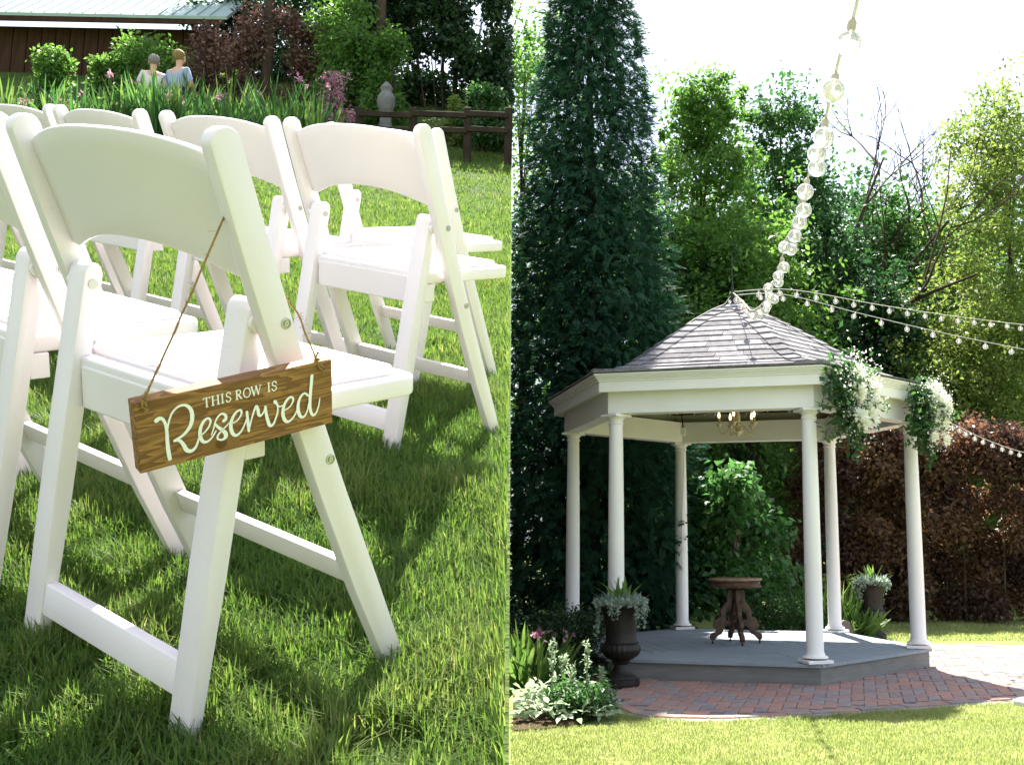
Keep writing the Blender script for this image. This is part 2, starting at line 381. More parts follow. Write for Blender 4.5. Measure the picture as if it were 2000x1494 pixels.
FILA = bpy.data.materials.new('lit_filament'); FILA.use_nodes = True
_b = FILA.node_tree.nodes['Principled BSDF']; _b.inputs['Base Color'].default_value = (.9, .7, .5, 1); _b.inputs['Emission Color'].default_value = (1, .66, .36, 1); _b.inputs['Emission Strength'].default_value = .8
def ground_mat(name, cols, sc=1.2):
    m = bpy.data.materials.new(name); m.use_nodes = True; nt = m.node_tree; b = nt.nodes['Principled BSDF']; b.inputs['Roughness'].default_value = .95; b.inputs['Specular IOR Level'].default_value = .1
    g = N(nt, 'ShaderNodeNewGeometry'); n1 = N(nt, 'ShaderNodeTexNoise'); n1.inputs['Scale'].default_value = sc; n1.inputs['Detail'].default_value = 9; n1.inputs['Roughness'].default_value = .7
    nt.links.new(g.outputs['Position'], n1.inputs['Vector'])
    r = N(nt, 'ShaderNodeValToRGB'); el = r.color_ramp.elements
    while len(el) < len(cols): el.new(.5)
    for i, c in enumerate(cols): el[i].position = .3+.42*i/(len(cols)-1); el[i].color = (*c, 1)
    nt.links.new(n1.outputs['Fac'], r.inputs[0]); nt.links.new(r.outputs[0], b.inputs['Base Color'])
    n2 = N(nt, 'ShaderNodeTexNoise'); n2.inputs['Scale'].default_value = 45; n2.inputs['Detail'].default_value = 6; nt.links.new(g.outputs['Position'], n2.inputs['Vector'])
    bp = N(nt, 'ShaderNodeBump'); bp.inputs['Strength'].default_value = .8; bp.inputs['Distance'].default_value = .03; nt.links.new(n2.outputs['Fac'], bp.inputs['Height']); nt.links.new(bp.outputs[0], b.inputs['Normal'])
    return m
LAWN = ground_mat('lawn', [(.11, .15, .045), (.17, .215, .07), (.24, .265, .11)], 2.2)
TURF = ground_mat('bank_turf', [(.030, .052, .012), (.055, .095, .02), (.10, .12, .035)], 3)

# ------------------------------------------------------------------ the ground: lower lawn, and the grass bank that carries the chairs
def cam2world(v):      # camera axes (right, down, forward) -> world axes
    return Vector((v[0], v[2]*CP+v[1]*SP, v[2]*SP-v[1]*CP))
SC = 1.08
AX_R = cam2world((.80173271, .17786723, -.57060311)); AX_F = cam2world((.59434115, -.13644549, .79255361)); AX_U = cam2world((.06311309, -.97454906, -.21510663))
BANK0 = cam2world((-.53488957*SC, .35717124*SC, 1.46216445*SC))+Vector((0, 0, H))
def bank_matrix(u, v, turn=0.0, lift=0.0):
    """frame standing on the bank at (u right, v forward) of the reserved chair"""
    M = Matrix((AX_R, AX_F, AX_U)).transposed().to_4x4()
    M.translation = BANK0+AX_R*u+AX_F*v+AX_U*lift
    return M @ Matrix.Rotation(turn, 4, 'Z')
NB = np.array(AX_U); PB = np.array(BANK0)
def zbank(X, Y):
    X = np.asarray(X, float); Y = np.asarray(Y, float)
    z = PB[2]-(NB[0]*(X-PB[0])+NB[1]*(Y-PB[1]))/NB[2]
    far = np.clip((Y-9.0)/6, 0, None)
    v = np.array(AX_F)[0]*(X-PB[0])+np.array(AX_F)[1]*(Y-PB[1])+AX_F.z*(z-PB[2]); q = np.clip((v-.40)/.35, 0, 1); step = q*q*(3-2*q)
    return z+.034*step+.72*np.minimum(far, 1.6)**2+(vnoise(X, Y, 2.3, 5)-.5)*.012
def xedge(Y):          # right-hand edge of the bank, above its retaining wall
    Y = np.asarray(Y, float); x = -.0976*Y
    for _ in range(4): x = -(200/F_PX)*(Y*CP+(zbank(x, Y)-H)*SP)
    return x-.004
g = MB(); S = 420
g.add([(-S, -S, -.02), (S, -S, -.02), (S, S, -.02), (-S, S, -.02)], [(0, 1, 2, 3)])
tag(g.obj('lawn', LAWN), kind='structure')
Ys = np.concatenate([np.linspace(-2.0, 4, 90), np.linspace(4.1, 16, 90), np.linspace(16.3, 34, 40)])
Us = np.concatenate([np.linspace(0, 3, 60), np.linspace(3.1, 14, 50), np.linspace(14.5, 30, 12)])
X = xedge(Ys)[:, None]-Us[None, :]; Yg = np.repeat(Ys[:, None], len(Us), 1)
Z = np.maximum(zbank(X, Yg), .002); Z = np.where(Yg > 22, np.minimum(Z, zbank(X, np.full_like(Yg, 22))), Z)
V = np.stack([X, Yg, Z], -1).reshape(-1, 3); nu = len(Us); nyy = len(Ys)
i, j = np.meshgrid(np.arange(nyy-1), np.arange(nu-1), indexing='ij'); q = i*nu+j
Fc = np.stack([q, q+nu, q+nu+1, q+1], -1).reshape(-1, 4)
bank = tag(big_mesh('grass_bank', V, Fc, TURF, smooth=True), kind='structure')
# the bank is held by a stacked-stone wall along its right-hand edge
wall = MB(); qr = np.random.default_rng(3)
Yc = np.arange(-1.2, 20, .42)
for k in range(len(Yc)-1):
    y0, y1 = Yc[k], Yc[k+1]-.012; top = float(zbank(xedge(y0), y0)); z = -.05; row = 0
    topb = float(zbank(xedge(y1), y1))
    while z < top-.03:
        h = qr.uniform(.13, .22); last = z+h > top-.09; sh = qr.uniform(0, .02)
        ym = (y0+y1)/2
        def xe(y): return float(xedge(y))-.012-sh
        zt, zu = (top-.015, topb-.015) if last else (z+h-.01, z+h-.01)
        if zt-z > .02:
            wall.hexa([(xe(y0)-.3, y0, z), (xe(y1)-.3, y1, z), (xe(y1), y1, z), (xe(y0), y0, z)], [(xe(y0)-.3, y0, zt), (xe(y1)-.3, y1, zu), (xe(y1), y1, zu), (xe(y0), y0, zt)])
        z += h
        if last: break
tag(wall.obj('retaining_wall', STONE), kind='structure')

# blades of grass
def bank_normals(n): return np.repeat(NB[None, :], n, 0)
def bank_blades(name, n, y0, y1, wide, hgt, wid, seg, seed, powr, lean=.8):
    r = np.random.default_rng(seed)
    Y = y0+(y1-y0)*r.random(n)**powr; Xe = xedge(Y)
    X = Xe-.006-r.random(n)*(wide*(Y+.5))
    pat = vnoise(X, Y, 5, 11)*.6+vnoise(X, Y, 17, 12)*.4
    k = r.random(n) < .25+1.3*pat
    # a worn bare patch of earth close to the path
    k &= ~(((X-float(xedge(1.34))+.155)**2/.05**2+(Y-1.36)**2/.05**2 < 1) & (r.random(n) < .93))
    X, Y = X[k], Y[k]; n = len(X); pat = pat[k]
    B = np.stack([X, Y, zbank(X, Y)-.002], 1)
    h = hgt*r.uniform(.5, 1.25, n)*(.6+.8*pat)
    rnd = np.clip(.48*pat+.34*r.random(n)+.08+.25*(r.random(n) < .06), 0, 1)
    az = r.random(n)*2*math.pi; t1 = np.cross(NB, [.3, 1, .1]); t1 /= np.linalg.norm(t1); t2 = np.cross(NB, t1)
    over = ((xedge(Y)-X) < .06) & ((t1[0]*np.cos(az)+t2[0]*np.sin(az)) > -.05); az = np.where(over, az+math.pi, az)     # the mown edge leans back over the lawn
    o = blade_mesh(name, B, bank_normals(n), h, wid*r.uniform(.6, 1.2, n), GRASS, None, lean=lean, r=r, seg=seg, rnd=rnd, bend=.7, az=az)
    return tag(o, 'green lawn blades covering the sloping bank under the white chairs', 'grass', kind='stuff')
bank_blades('grass', 235000, .85, 3.2, .72, .043, .0031, 3, 21, .85)
bank_blades('grass', 160000, 3.2, 7.0, .68, .042, .0055, 2, 22, .9)
bank_blades('grass', 90000, 7.0, 16.0, .60, .05, .011, 2, 23, .9)

# ------------------------------------------------------------------ white folding chairs
W = .2225*SC
D = {k: v*SC for k, v in dict(zt=.698, yt=-.147, yf=.108, dp=.037, tp=.0205, xr=.176, wr=.042, yrt=-.086, zrt=.514, yrf=-.181, zs=.393, ysf=.167, ysb=-.112, ws=.194, hs=.026, zst=.092, zsb=.050, zfs=.160, zfb=.126).items()}
pT = Vector((0, D['yt'], D['zt'])); pF = Vector((0, D['yf'], 0)); pU = (pF-pT).normalized(); pN = Vector((0, -pU.z, pU.y))   # pN: front/up normal of the post
if pN.y < 0: pN = -pN
PL = (pF-pT).length
def post_pt(s, off=0): return pT+pU*s+pN*off
rT = Vector((0, D['yrt'], D['zrt'])); rF = Vector((0, D['yrf'], 0)); rU = (rF-rT).normalized(); rN = Vector((0, -rU.z, rU.y)); RL = (rF-rT).length
if rN.y < 0: rN = -rN
def bar(sx, x0, x1, pts_rear, pts_front):
    """solid between two side outlines: list of yz outline points given as Vectors"""
def make_chair():
    root = empty('folding_chair')
    h = D['dp']/2
    for s in (-1, 1):
        # long post: back upright that runs on down as the front leg, rounded cap at the top
        out = []
        for a in np.linspace(0, math.pi, 9):
            c = post_pt(h*.9, 0); out.append(c+(-pN*math.cos(a)*h)+(-pU*math.sin(a)*h*.9))
        bowf = lambda t: .010*SC*math.sin(math.pi*t)
        for t in (.2, .4, .6, .8): out.append(post_pt(PL*t, h-bowf(t)))
        tp = .80
        out.append(post_pt(PL, h*tp)); out.append(post_pt(PL, -h*tp))
        for t in (.8, .6, .4, .2): out.append(post_pt(PL*t, -h-bowf(t)))
        n = len(out); b = MB(); x0, x1 = s*(W-D['tp']), s*W
        b.add([(x0, p.y, p.z) for p in out]+[(x1, p.y, p.z) for p in out], [tuple(range(n))[::-1], tuple(range(n, 2*n))]+[(i, (i+1) % n, n+(i+1) % n, n+i) for i in range(n)])
        post = b.obj('front_leg', WHITE, root, bevel=.003, seg=2, smooth=True)
        for sd in (.30, .545):
            c = post_pt(PL*sd, 0); bb = MB(); 
            Mx = Matrix.Rotation(math.pi/2, 4, 'Y')
            prof = [(.0105, 0), (.0105, .0012), (.0085, .0016), (.008, .0004), (.0055, .0004), (.005, .0018), (.0012, .0018), (.0010, .0002)]
            bb.lathe([(r*SC*.62, z) for r, z in prof], 16)
            bb.v = [(s*(W+z) , c.y+x, c.z+y) for x, y, z in bb.v]
            bb.obj('bolt', STEEL, post, smooth=True)
        # rear leg
        xr, w2 = D['xr'], D['wr']/2
        b = MB(); out = []
        ht, hb = .0125*SC, .0085*SC
        for a in np.linspace(0, math.pi, 9): out.append(rT+rU*(w2*.8)+(-rN*math.cos(a)*ht*1.0)+(-rU*math.sin(a)*w2*.8))
        out += [rT+rU*RL*.6+rN*ht, rF+rN*hb, rF-rN*hb, rT+rU*RL*.6-rN*ht]
        n = len(out); x0, x1 = s*(xr-w2), s*(xr+w2)
        def taper(x, p): return x if p.z > .1*SC else x
        b.add([(x0, p.y, p.z) for p in out]+[(x1, p.y, p.z) for p in out], [tuple(range(n))[::-1], tuple(range(n, 2*n))]+[(i, (i+1) % n, n+(i+1) % n, n+i) for i in range(n)])
        leg = b.obj('rear_leg', WHITE, root, bevel=.0035, seg=2, smooth=True)
        # pivot collar between leg and post
        b = MB().tube([(s*(xr+w2-.001), rT.y+rU.y*.03, rT.z+rU.z*.03), (s*(W-D['tp']+.001), rT.y+rU.y*.03, rT.z+rU.z*.03)], .011*SC, 12)
        b.obj('pivot_collar', WHITE, leg, smooth=True)
        b = MB().tube([(s*(xr-w2-.0015), rT.y+rU.y*.03, rT.z+rU.z*.03), (s*(xr-w2+.002), rT.y+rU.y*.03, rT.z+rU.z*.03)], .0065*SC, 12)
        b.obj('bolt', STEEL, leg, smooth=True)
        # seat bracket
        MB().box((s*(D['ws']-.004), D['ysb']+.02, D['zs']-.045*SC), (.012, .03, .04)).obj('seat_bracket', WHITE, root, bevel=.002)
    # backrest panel: arched, bowed to the rear
    nx = 17; th = .009*SC; V = []; Fc = []
    xw = W-D['tp']+.002
    for k in range(2):
        for ix in range(nx):
            t = -1+2*ix/(nx-1); arch = 1-t*t; arch2 = max(0, 1-(abs(t)/.86)**2.2)
            bow = -.020*SC*(1-t*t)
            for iz in range(7):
                a = iz/6; s0 = (.034-.033*(1-abs(t)**2.4))*SC; s1 = (.172-.036*arch2)*SC
                p = post_pt(s0+(s1-s0)*a, bow+(th/2 if k else -th/2)+.002)
                V.append((t*xw, p.y, p.z))
    idx = lambda k, i, j: k*nx*7+i*7+j
    for ix in range(nx-1):
        for iz in range(6):
            Fc.append((idx(0, ix, iz), idx(0, ix+1, iz), idx(0, ix+1, iz+1), idx(0, ix, iz+1))); Fc.append((idx(1, ix, iz), idx(1, ix, iz+1), idx(1, ix+1, iz+1), idx(1, ix+1, iz)))
        Fc.append((idx(0, ix, 0), idx(1, ix, 0), idx(1, ix+1, 0), idx(0, ix+1, 0))); Fc.append((idx(0, ix, 6), idx(0, ix+1, 6), idx(1, ix+1, 6), idx(1, ix, 6)))
    for iz in range(6):
        for ix in (0, nx-1): Fc.append((idx(0, ix, iz), idx(0, ix, iz+1), idx(1, ix, iz+1), idx(1, ix, iz)))
    MB().add(V, Fc).obj('backrest', WHITE, root, bevel=.003, seg=2, smooth=True)
    # seat frame with rounded front corners, and its pad
    def seat_outline(ins, rc):
        ws, yf, yb = D['ws']-ins, D['ysf']-ins, D['ysb']+ins; o = [(-ws, yb), (ws, yb)]
        for a in np.linspace(0, math.pi/2, 6): o.append((ws-rc+rc*math.cos(a), yf-rc+rc*math.sin(a)))
        for a in np.linspace(math.pi/2, math.pi, 6): o.append((-ws+rc+rc*math.cos(a), yf-rc+rc*math.sin(a)))
        return o
    tilt = Matrix.Translation((0, 0, D['zs']-D['hs']/2))
    # seat narrows at the rear so the posts pass outside it
    seat = MB().prism(seat_outline(0, .03*SC), D['hs'], tilt).obj('seat', WHITE, root, bevel=.005, seg=3, smooth=True)
    MB().prism(seat_outline(.022*SC, .02*SC), .016*SC, Matrix.Translation((0, 0, D['zs']+.004*SC))).obj('seat_pad', PAD, seat, bevel=.007, seg=3, smooth=True)
    MB().box((0, D['ysb']+.004, D['zs']-.040*SC), ((D['xr']-D['wr']/2)*2-.006, .012, .058*SC)).obj('rear_rail', WHITE, root, bevel=.003)
    # stretchers
    def stretch(name, zt, zb, half, base, dirv, thick, par):
        f = lambda z: base+dirv*((base.z-z)/-dirv.z)
        a, c = f(zt), f(zb); b = MB()
        b.hexa([(-half, c.y-thick, c.z), (half, c.y-thick, c.z), (half, c.y+thick, c.z), (-half, c.y+thick, c.z)], [(-half, a.y-thick, a.z), (half, a.y-thick, a.z), (half, a.y+thick, a.z), (-half, a.y+thick, a.z)])
        return b.obj(name, WHITE, root, bevel=.0025, smooth=True)
    stretch('rear_stretcher', D['zst'], D['zsb'], D['xr']-D['wr']/2+.001, rT, rU, .0075*SC, root)
    stretch('front_stretcher', D['zfs'], D['zfb'], W-D['tp']+.001, pT, pU, .008*SC, root)
    return root
proto = make_chair()
tag(proto, 'white folding chair with a wooden reserved sign hanging from its back post', 'chair', 'white folding chairs set out in rows on the lawn')
proto.matrix_world = bank_matrix(0, 0, 0, -.004)
def put_chair(u, v, label, turn=0.0, M=None):
    c = copy_tree(proto); c.matrix_world = M if M is not None else bank_matrix(u*SC, v*SC, turn, -.004+(.031 if v > .5 else 0)); c['label'] = label; return c
SAME = .515
put_chair(-SAME, .01, 'white folding chair standing side by side with the chair that carries the sign', R_(-1))
put_chair(-2*SAME, 0, 'white folding chair at the far side of the sign chair\'s left neighbour', R_(1))
ROW2 = 'white folding chair in the unbroken row just ahead of the chair with the sign'
for k, (u, turn, dv) in enumerate(((-.633, 0, 0), (-.633-SAME, 1, .008), (-.633-2*SAME, -.8, -.01), (-.633-3*SAME, .6, .005), (-.633-4*SAME, 0, 0))):
    put_chair(u, .877+dv, ROW2, R_(turn))
put_chair(-1.06, 1.33, 'white folding chair set a step ahead of the row, at the edge of the bank', R_(0))
# one more chair stands on the lower lawn by the patio, only the corner of its seat in view
cM = Matrix.Translation(ground_at(2090, 1530)) @ Matrix.Rotation(R_(28), 4, 'Z')
put_chair(0, 0, 'white folding chair on the lower lawn in front of the brick patio', M=cM)

# ------------------------------------------------------------------ the hanging wooden sign
SE1 = cam2world((.74047131, -.21917143, .63534724)); SE2 = -cam2world((-.10224163, .89759696, .42879639)); SE3 = SE1.cross(SE2)   # right, up, out of the face
SC0 = cam2world((-.43461175, .03668895, 1.22))+Vector((0, 0, H)); SW, SH, ST = .2342, .0877, .0165
def sign_uv(zx, zy):
    """lettering: place on the board's face"""
    px, py = 220+zx/3.32, 500+zy/3.32
    ray = cam2world(((px-PX)/F_PX, (py-PY)/F_PX, 1)); o = Vector((0, 0, H)); k = (SC0-o).dot(SE3)/ray.dot(SE3); p = o+ray*k-SC0
    return p.dot(SE1), p.dot(SE2)
SM = Matrix((SE1, SE2, SE3)).transposed().to_4x4(); SM.translation = SC0
def wood_board():
    m = bpy.data.materials.new('stained_pine'); m.use_nodes = True; nt = m.node_tree; b = nt.nodes['Principled BSDF']; b.inputs['Roughness'].default_value = .62; b.inputs['Specular IOR Level'].default_value = .25
    t = N(nt, 'ShaderNodeTexCoord'); mp_ = N(nt, 'ShaderNodeMapping'); mp_.inputs['Scale'].default_value = (4, 34, 34)
    kn = sign_uv(705, 1215)
    # rings bend round the knot
    vd = N(nt, 'ShaderNodeVectorMath', operation='DISTANCE'); vd.inputs[1].default_value = (kn[0], kn[1], 0)
    nt.links.new(t.outputs['Object'], vd.inputs[0])
    kr = N(nt, 'ShaderNodeMapRange'); kr.inputs['From Min'].default_value = 0; kr.inputs['From Max'].default_value = .022; kr.inputs['To Min'].default_value = 1; kr.inputs['To Max'].default_value = 0
    nt.links.new(vd.outputs['Value'], kr.inputs['Value'])
    nt.links.new(t.outputs['Object'], mp_.inputs['Vector'])
    n0 = N(nt, 'ShaderNodeTexNoise'); n0.inputs['Scale'].default_value = 1.3; n0.inputs['Detail'].default_value = 3; nt.links.new(mp_.outputs[0], n0.inputs['Vector'])
    m1 = N(nt, 'ShaderNodeMath', operation='MULTIPLY_ADD'); m1.inputs[1].default_value = 1.6; nt.links.new(kr.outputs[0], m1.inputs[0]); nt.links.new(n0.outputs['Fac'], m1.inputs[2])
    m2 = N(nt, 'ShaderNodeMath', operation='MULTIPLY'); m2.inputs[1].default_value = 9; nt.links.new(m1.outputs[0], m2.inputs[0])
    fr = N(nt, 'ShaderNodeMath', operation='FRACT'); nt.links.new(m2.outputs[0], fr.inputs[0])
    fine = N(nt, 'ShaderNodeTexNoise'); fine.inputs['Scale'].default_value = 10; fine.inputs['Detail'].default_value = 4; nt.links.new(mp_.outputs[0], fine.inputs['Vector'])
    ad = N(nt, 'ShaderNodeMath', operation='MULTIPLY_ADD'); ad.inputs[1].default_value = .5; nt.links.new(fine.outputs['Fac'], ad.inputs[0]); nt.links.new(fr.outputs[0], ad.inputs[2])
    r = N(nt, 'ShaderNodeValToRGB'); el = r.color_ramp.elements; el.new(.5); el.new(.8)
    for e, p, c in zip(el, (.12, .5, .95, 1.2), ((.15, .072, .028, 1), (.22, .110, .043, 1), (.36, .185, .060, 1), (.17, .08, .03, 1))): e.position = min(p, 1); e.color = c
    nt.links.new(ad.outputs[0], r.inputs[0])
    kmx = N(nt, 'ShaderNodeMixRGB'); kmx.inputs['Color2'].default_value = (.05, .02, .009, 1); kk = N(nt, 'ShaderNodeMapRange'); kk.inputs['From Min'].default_value = .0085; kk.inputs['From Max'].default_value = .0055; nt.links.new(vd.outputs['Value'], kk.inputs['Value'])
    k2 = N(nt, 'ShaderNodeMath', operation='MULTIPLY'); k2.inputs[1].default_value = .6; nt.links.new(kk.outputs[0], k2.inputs[0]); nt.links.new(k2.outputs[0], kmx.inputs['Fac']); nt.links.new(r.outputs[0], kmx.inputs['Color1']); nt.links.new(kmx.outputs[0], b.inputs['Base Color'])
    bp = N(nt, 'ShaderNodeBump'); bp.inputs['Strength'].default_value = .35; bp.inputs['Distance'].default_value = .001; nt.links.new(ad.outputs[0], bp.inputs['Height']); nt.links.new(bp.outputs[0], b.inputs['Normal'])
    return m
PINE = wood_board()
sign = empty('reserved_sign', matrix=SM, label='brown wooden sign reading this row is Reserved, hung on twine from a chair', cat='sign')
MB().box((0, 0, -ST/2), (SW, SH, ST)).obj('board', PINE, sign, bevel=.0014, seg=2)
def ribbon(mb, pts, wid, z=.0005):
    """flat brush stroke through uv points with a width at each"""
    n = len(pts); L_ = []; R2 = []
    for i, p in enumerate(pts):
        a, c = pts[max(i-1, 0)], pts[min(i+1, n-1)]; d = Vector((c[0]-a[0], c[1]-a[1])); d = d.normalized() if d.length > 1e-9 else Vector((1, 0)); nn = Vector((-d.y, d.x))*wid[i]/2
        L_.append((p[0]+nn.x, p[1]+nn.y, z)); R2.append((p[0]-nn.x, p[1]-nn.y, z))
    mb.add(L_+R2, [(i, i+1, n+i+1, n+i) for i in range(n-1)])
    for c, w_ in ((pts[0], wid[0]), (pts[-1], wid[-1])):
        mb.add([(c[0]+w_/2*math.cos(a), c[1]+w_/2*math.sin(a), z+.00005) for a in np.linspace(0, 2*math.pi, 10)[:-1]], [tuple(range(9))])
U = 1/3.32/F_PX*1.22*1.02     # one tracing unit in metres
z8 = lambda *p: [((180+a/8)*3.32, (200+c/8)*3.32) for a, c in p]
STROKES = [
 ([(283, 1066), (300, 1053), (322, 1056), (340, 1085), (350, 1135), (354, 1200), (360, 1260), (370, 1314)], [30, 26, 20, 18, 20, 22, 25, 24]),
 ([(352, 1150), (360, 1085), (385, 1015), (430, 972), (478, 968), (508, 1000), (514, 1055), (497, 1110), (455, 1160), (400, 1196)], [10, 12, 13, 15, 19, 24, 26, 24, 18, 18]),
 ([(400, 1196), (432, 1194), (458, 1222), (478, 1255), (508, 1262), (538, 1235), (556, 1185), (568, 1150)], [18, 20, 24, 27, 24, 17, 12, 10]),
 ([(556, 1165), (590, 1145), (620, 1108), (633, 1070), (618, 1050), (590, 1068), (568, 1115), (566, 1165), (584, 1200), (614, 1200), (644, 1172), (668, 1132)], [10, 11, 12, 14, 16, 19, 22, 23, 22, 17, 12, 10]),
 (z8((100, 1190), (135, 1080), (160, 985), (205, 900), (265, 858), (318, 885), (322, 940), (292, 968)), [9, 10, 11, 13, 15, 18, 20, 24]),
 (z8((150, 1010), (195, 1060), (262, 1110), (318, 1165), (318, 1225), (262, 1264), (200, 1252), (198, 1200), (255, 1125), (330, 1050), (400, 975)), [14, 18, 24, 27, 24, 15, 13, 13, 11, 10, 9]),
 (z8((395, 1010), (470, 985), (535, 920), (568, 845), (545, 800), (480, 840), (420, 940), (400, 1060), (425, 1160), (485, 1195), (555, 1140), (610, 1040), (645, 940)), [9, 10, 11, 14, 15, 17, 21, 24, 24, 20, 14, 11, 9]),
 (z8((650, 828), (660, 920), (672, 1030), (682, 1125)), [17, 19, 21, 18]),
 (z8((690, 1085), (718, 960), (755, 835), (795, 738), (822, 790), (835, 870), (870, 885), (910, 830), (940, 750)), [10, 11, 13, 17, 21, 21, 15, 11, 11]),
 (z8((938, 748), (950, 850), (975, 960), (1010, 1040), (1060, 1020), (1100, 930), (1130, 820), (1128, 730), (1088, 668)), [18, 20, 23, 23, 17, 13, 12, 13, 25]),
 (z8((1110, 702), (1155, 742), (1205, 728), (1240, 705)), [11, 11, 11, 9]),
 (z8((1215, 805), (1285, 775), (1345, 710), (1372, 635), (1340, 594), (1275, 640), (1222, 750), (1212, 870), (1245, 960), (1300, 978), (1370, 915), (1425, 815), (1450, 720)), [9, 10, 11, 14, 15, 18, 21, 24, 23, 18, 13, 11, 9]),
 (z8((1605, 575), (1550, 536), (1488, 590), (1450, 700), (1452, 820), (1490, 900), (1545, 895), (1590, 810), (1612, 700)), [13, 15, 17, 21, 24, 21, 15, 11, 10]),
 (z8((1662, 262), (1652, 400), (1638, 560), (1632, 720), (1648, 830), (1688, 878), (1735, 825), (1770, 720), (1786, 612)), [22, 22, 22, 21, 20, 18, 13, 10, 7])]
lt = MB()
for k, (pts, wd) in enumerate(STROKES):
    P3 = [Vector((*sign_uv(*p), w_*U)) for p, w_ in zip(pts, wd)]
    P3 = catmull(P3, 6)
    ribbon(lt, [(p.x, p.y) for p in P3], [p.z for p in P3], .0005+.0001*k)
lt.obj('lettering', INK, sign)
# small serif capitals
CAP = {'T': [((0, 1), (1, 1), .5), ((.5, 1), (.5, 0), 1), ((.32, 0), (.68, 0), .45), ((0, 1), (.03, .82), .45), ((1, 1), (.97, .82), .45)],
 'H': [((.18, 0), (.18, 1), 1), ((.82, 0), (.82, 1), 1), ((.18, .52), (.82, .52), .5), ((0, 0), (.36, 0), .45), ((.64, 0), (1, 0), .45), ((0, 1), (.36, 1), .45), ((.64, 1), (1, 1), .45)],
 'I': [((.5, 0), (.5, 1), 1), ((.1, 0), (.9, 0), .45), ((.1, 1), (.9, 1), .45)],
 'S': [[(.92, .78), (.8, .97), (.45, 1.02), (.15, .85), (.22, .62), (.5, .52), (.82, .38), (.9, .18), (.6, -.02), (.25, 0), (.06, .22)]],
 'R': [((.2, 0), (.2, 1), 1), ((0, 0), (.42, 0), .45), ((0, 1), (.3, 1), .45), [(.2, 1), (.55, 1), (.78, .88), (.78, .66), (.58, .52), (.2, .5)], ((.45, .5), (.85, .02), 1), ((.8, .02), (1.05, 0), .5)],
 'O': [[(.5, 1.02), (.18, .9), (.02, .5), (.18, .1), (.5, -.02), (.82, .1), (.98, .5), (.82, .9), (.5, 1.02)]],
 'W': [((.08, 1), (.3, 0), 1), ((.3, 0), (.52, 1), .5), ((.52, 1), (.72, 0), 1), ((.72, 0), (.95, 1), .5), ((-.02, 1), (.2, 1), .45), ((.42, 1), (.62, 1), .45), ((.86, 1), (1.05, 1), .45)]}
lt2 = MB(); zl = .0006
for ch, zx0, zx1 in (('T', 588, 632), ('H', 640, 694), ('I', 702, 722), ('S', 734, 768), ('R', 797, 838), ('O', 848, 893), ('W', 896, 962), ('I', 1002, 1022), ('S', 1030, 1064)):
    base = lambda zx: 979-(zx-600)*.2455
    u0, v0 = sign_uv(zx0, base(zx0)); u1, v1 = sign_uv(zx1, base(zx1)); hh = 62*U
    for st in CAP[ch]:
        if isinstance(st, tuple): pts, wd = [st[0], st[1]], st[2]
        else: pts, wd = [(p.x, p.y) for p in catmull([Vector((a, c, 0)) for a, c in st], 4)], .8
        Q = [(u0+(u1-u0)*a, v0+(v1-v0)*a+hh*c) for a, c in pts]; zl += .000004
        ribbon(lt2, Q, [9.5*U*wd]*len(Q), zl)
lt2.obj('lettering', INK, sign)
# twine: from the holes up to the back post and round it
def sgn(zx, zy, z=.002): u, v = sign_uv(zx, zy); return Vector((u, v, z))
Minv = SM.inverted(); Mc = bank_matrix(0, 0, 0, -.004)
def on_post(s, x, off): p = post_pt(s*SC, off); return Minv @ (Mc @ Vector((x, p.y, p.z)))
hL, hR = sgn(203, 985), sgn(1352, 735)
rearL = on_post(.090, W-D['tp']*.75, -D['dp']/2-.003); frontR = on_post(.222, W-.004, D['dp']/2+.003)
tw = MB()
topL = Vector((hL.x+.001, SH/2+.003, .001)); topR = Vector((hR.x-.004, SH/2+.003, -.004))
jit = lambda p, a=.0006: Vector(p)+Vector((random.uniform(-a, a), random.uniform(-a, a), random.uniform(-a, a)))
def run(a, c, sag=.002, n=16): return [jit(a.lerp(c, k/n)-Vector((0, sag*math.sin(math.pi*k/n), 0)), .0004) for k in range(n+1)]
tw.tube(run(topL, rearL), .0013, 6); tw.tube(run(topR, frontR), .0013, 6)
tw.tube([frontR, on_post(.15, W-D['tp']-.002, .004), rearL], .0013, 6)
for hp, tp_ in ((hL, topL), (hR, topR)):
    tw.tube([tp_, tp_+Vector((0, -.003, .002)), hp+Vector((.001, .004, .0025)), hp, hp+Vector((0, -.001, -.004))], .0016, 6)
    tw.tube([tp_+Vector((-.002, 0, 0)), hp+Vector((-.003, .003, .002)), hp+Vector((.002, -.001, .003)), hp+Vector((.004, .002, .003)), hp+Vector((-.001, -.003, .003))], .0014, 6)
    tw.tube([tp_+Vector((.003, .008, 0)), tp_+Vector((-.003, .003, .003)), tp_+Vector((.003, 0, .003)), tp_+Vector((-.002, -.003, 0))], .0015, 6)
for k in range(26):                      # loose fibres
    a = topL.lerp(rearL, random.random()) if k % 2 else topR.lerp(frontR, random.random())
    tw.tube([a, jit(a, .005), jit(a, .009)], .00022, 3)
tw.obj('twine', TWINE, sign, smooth=True)

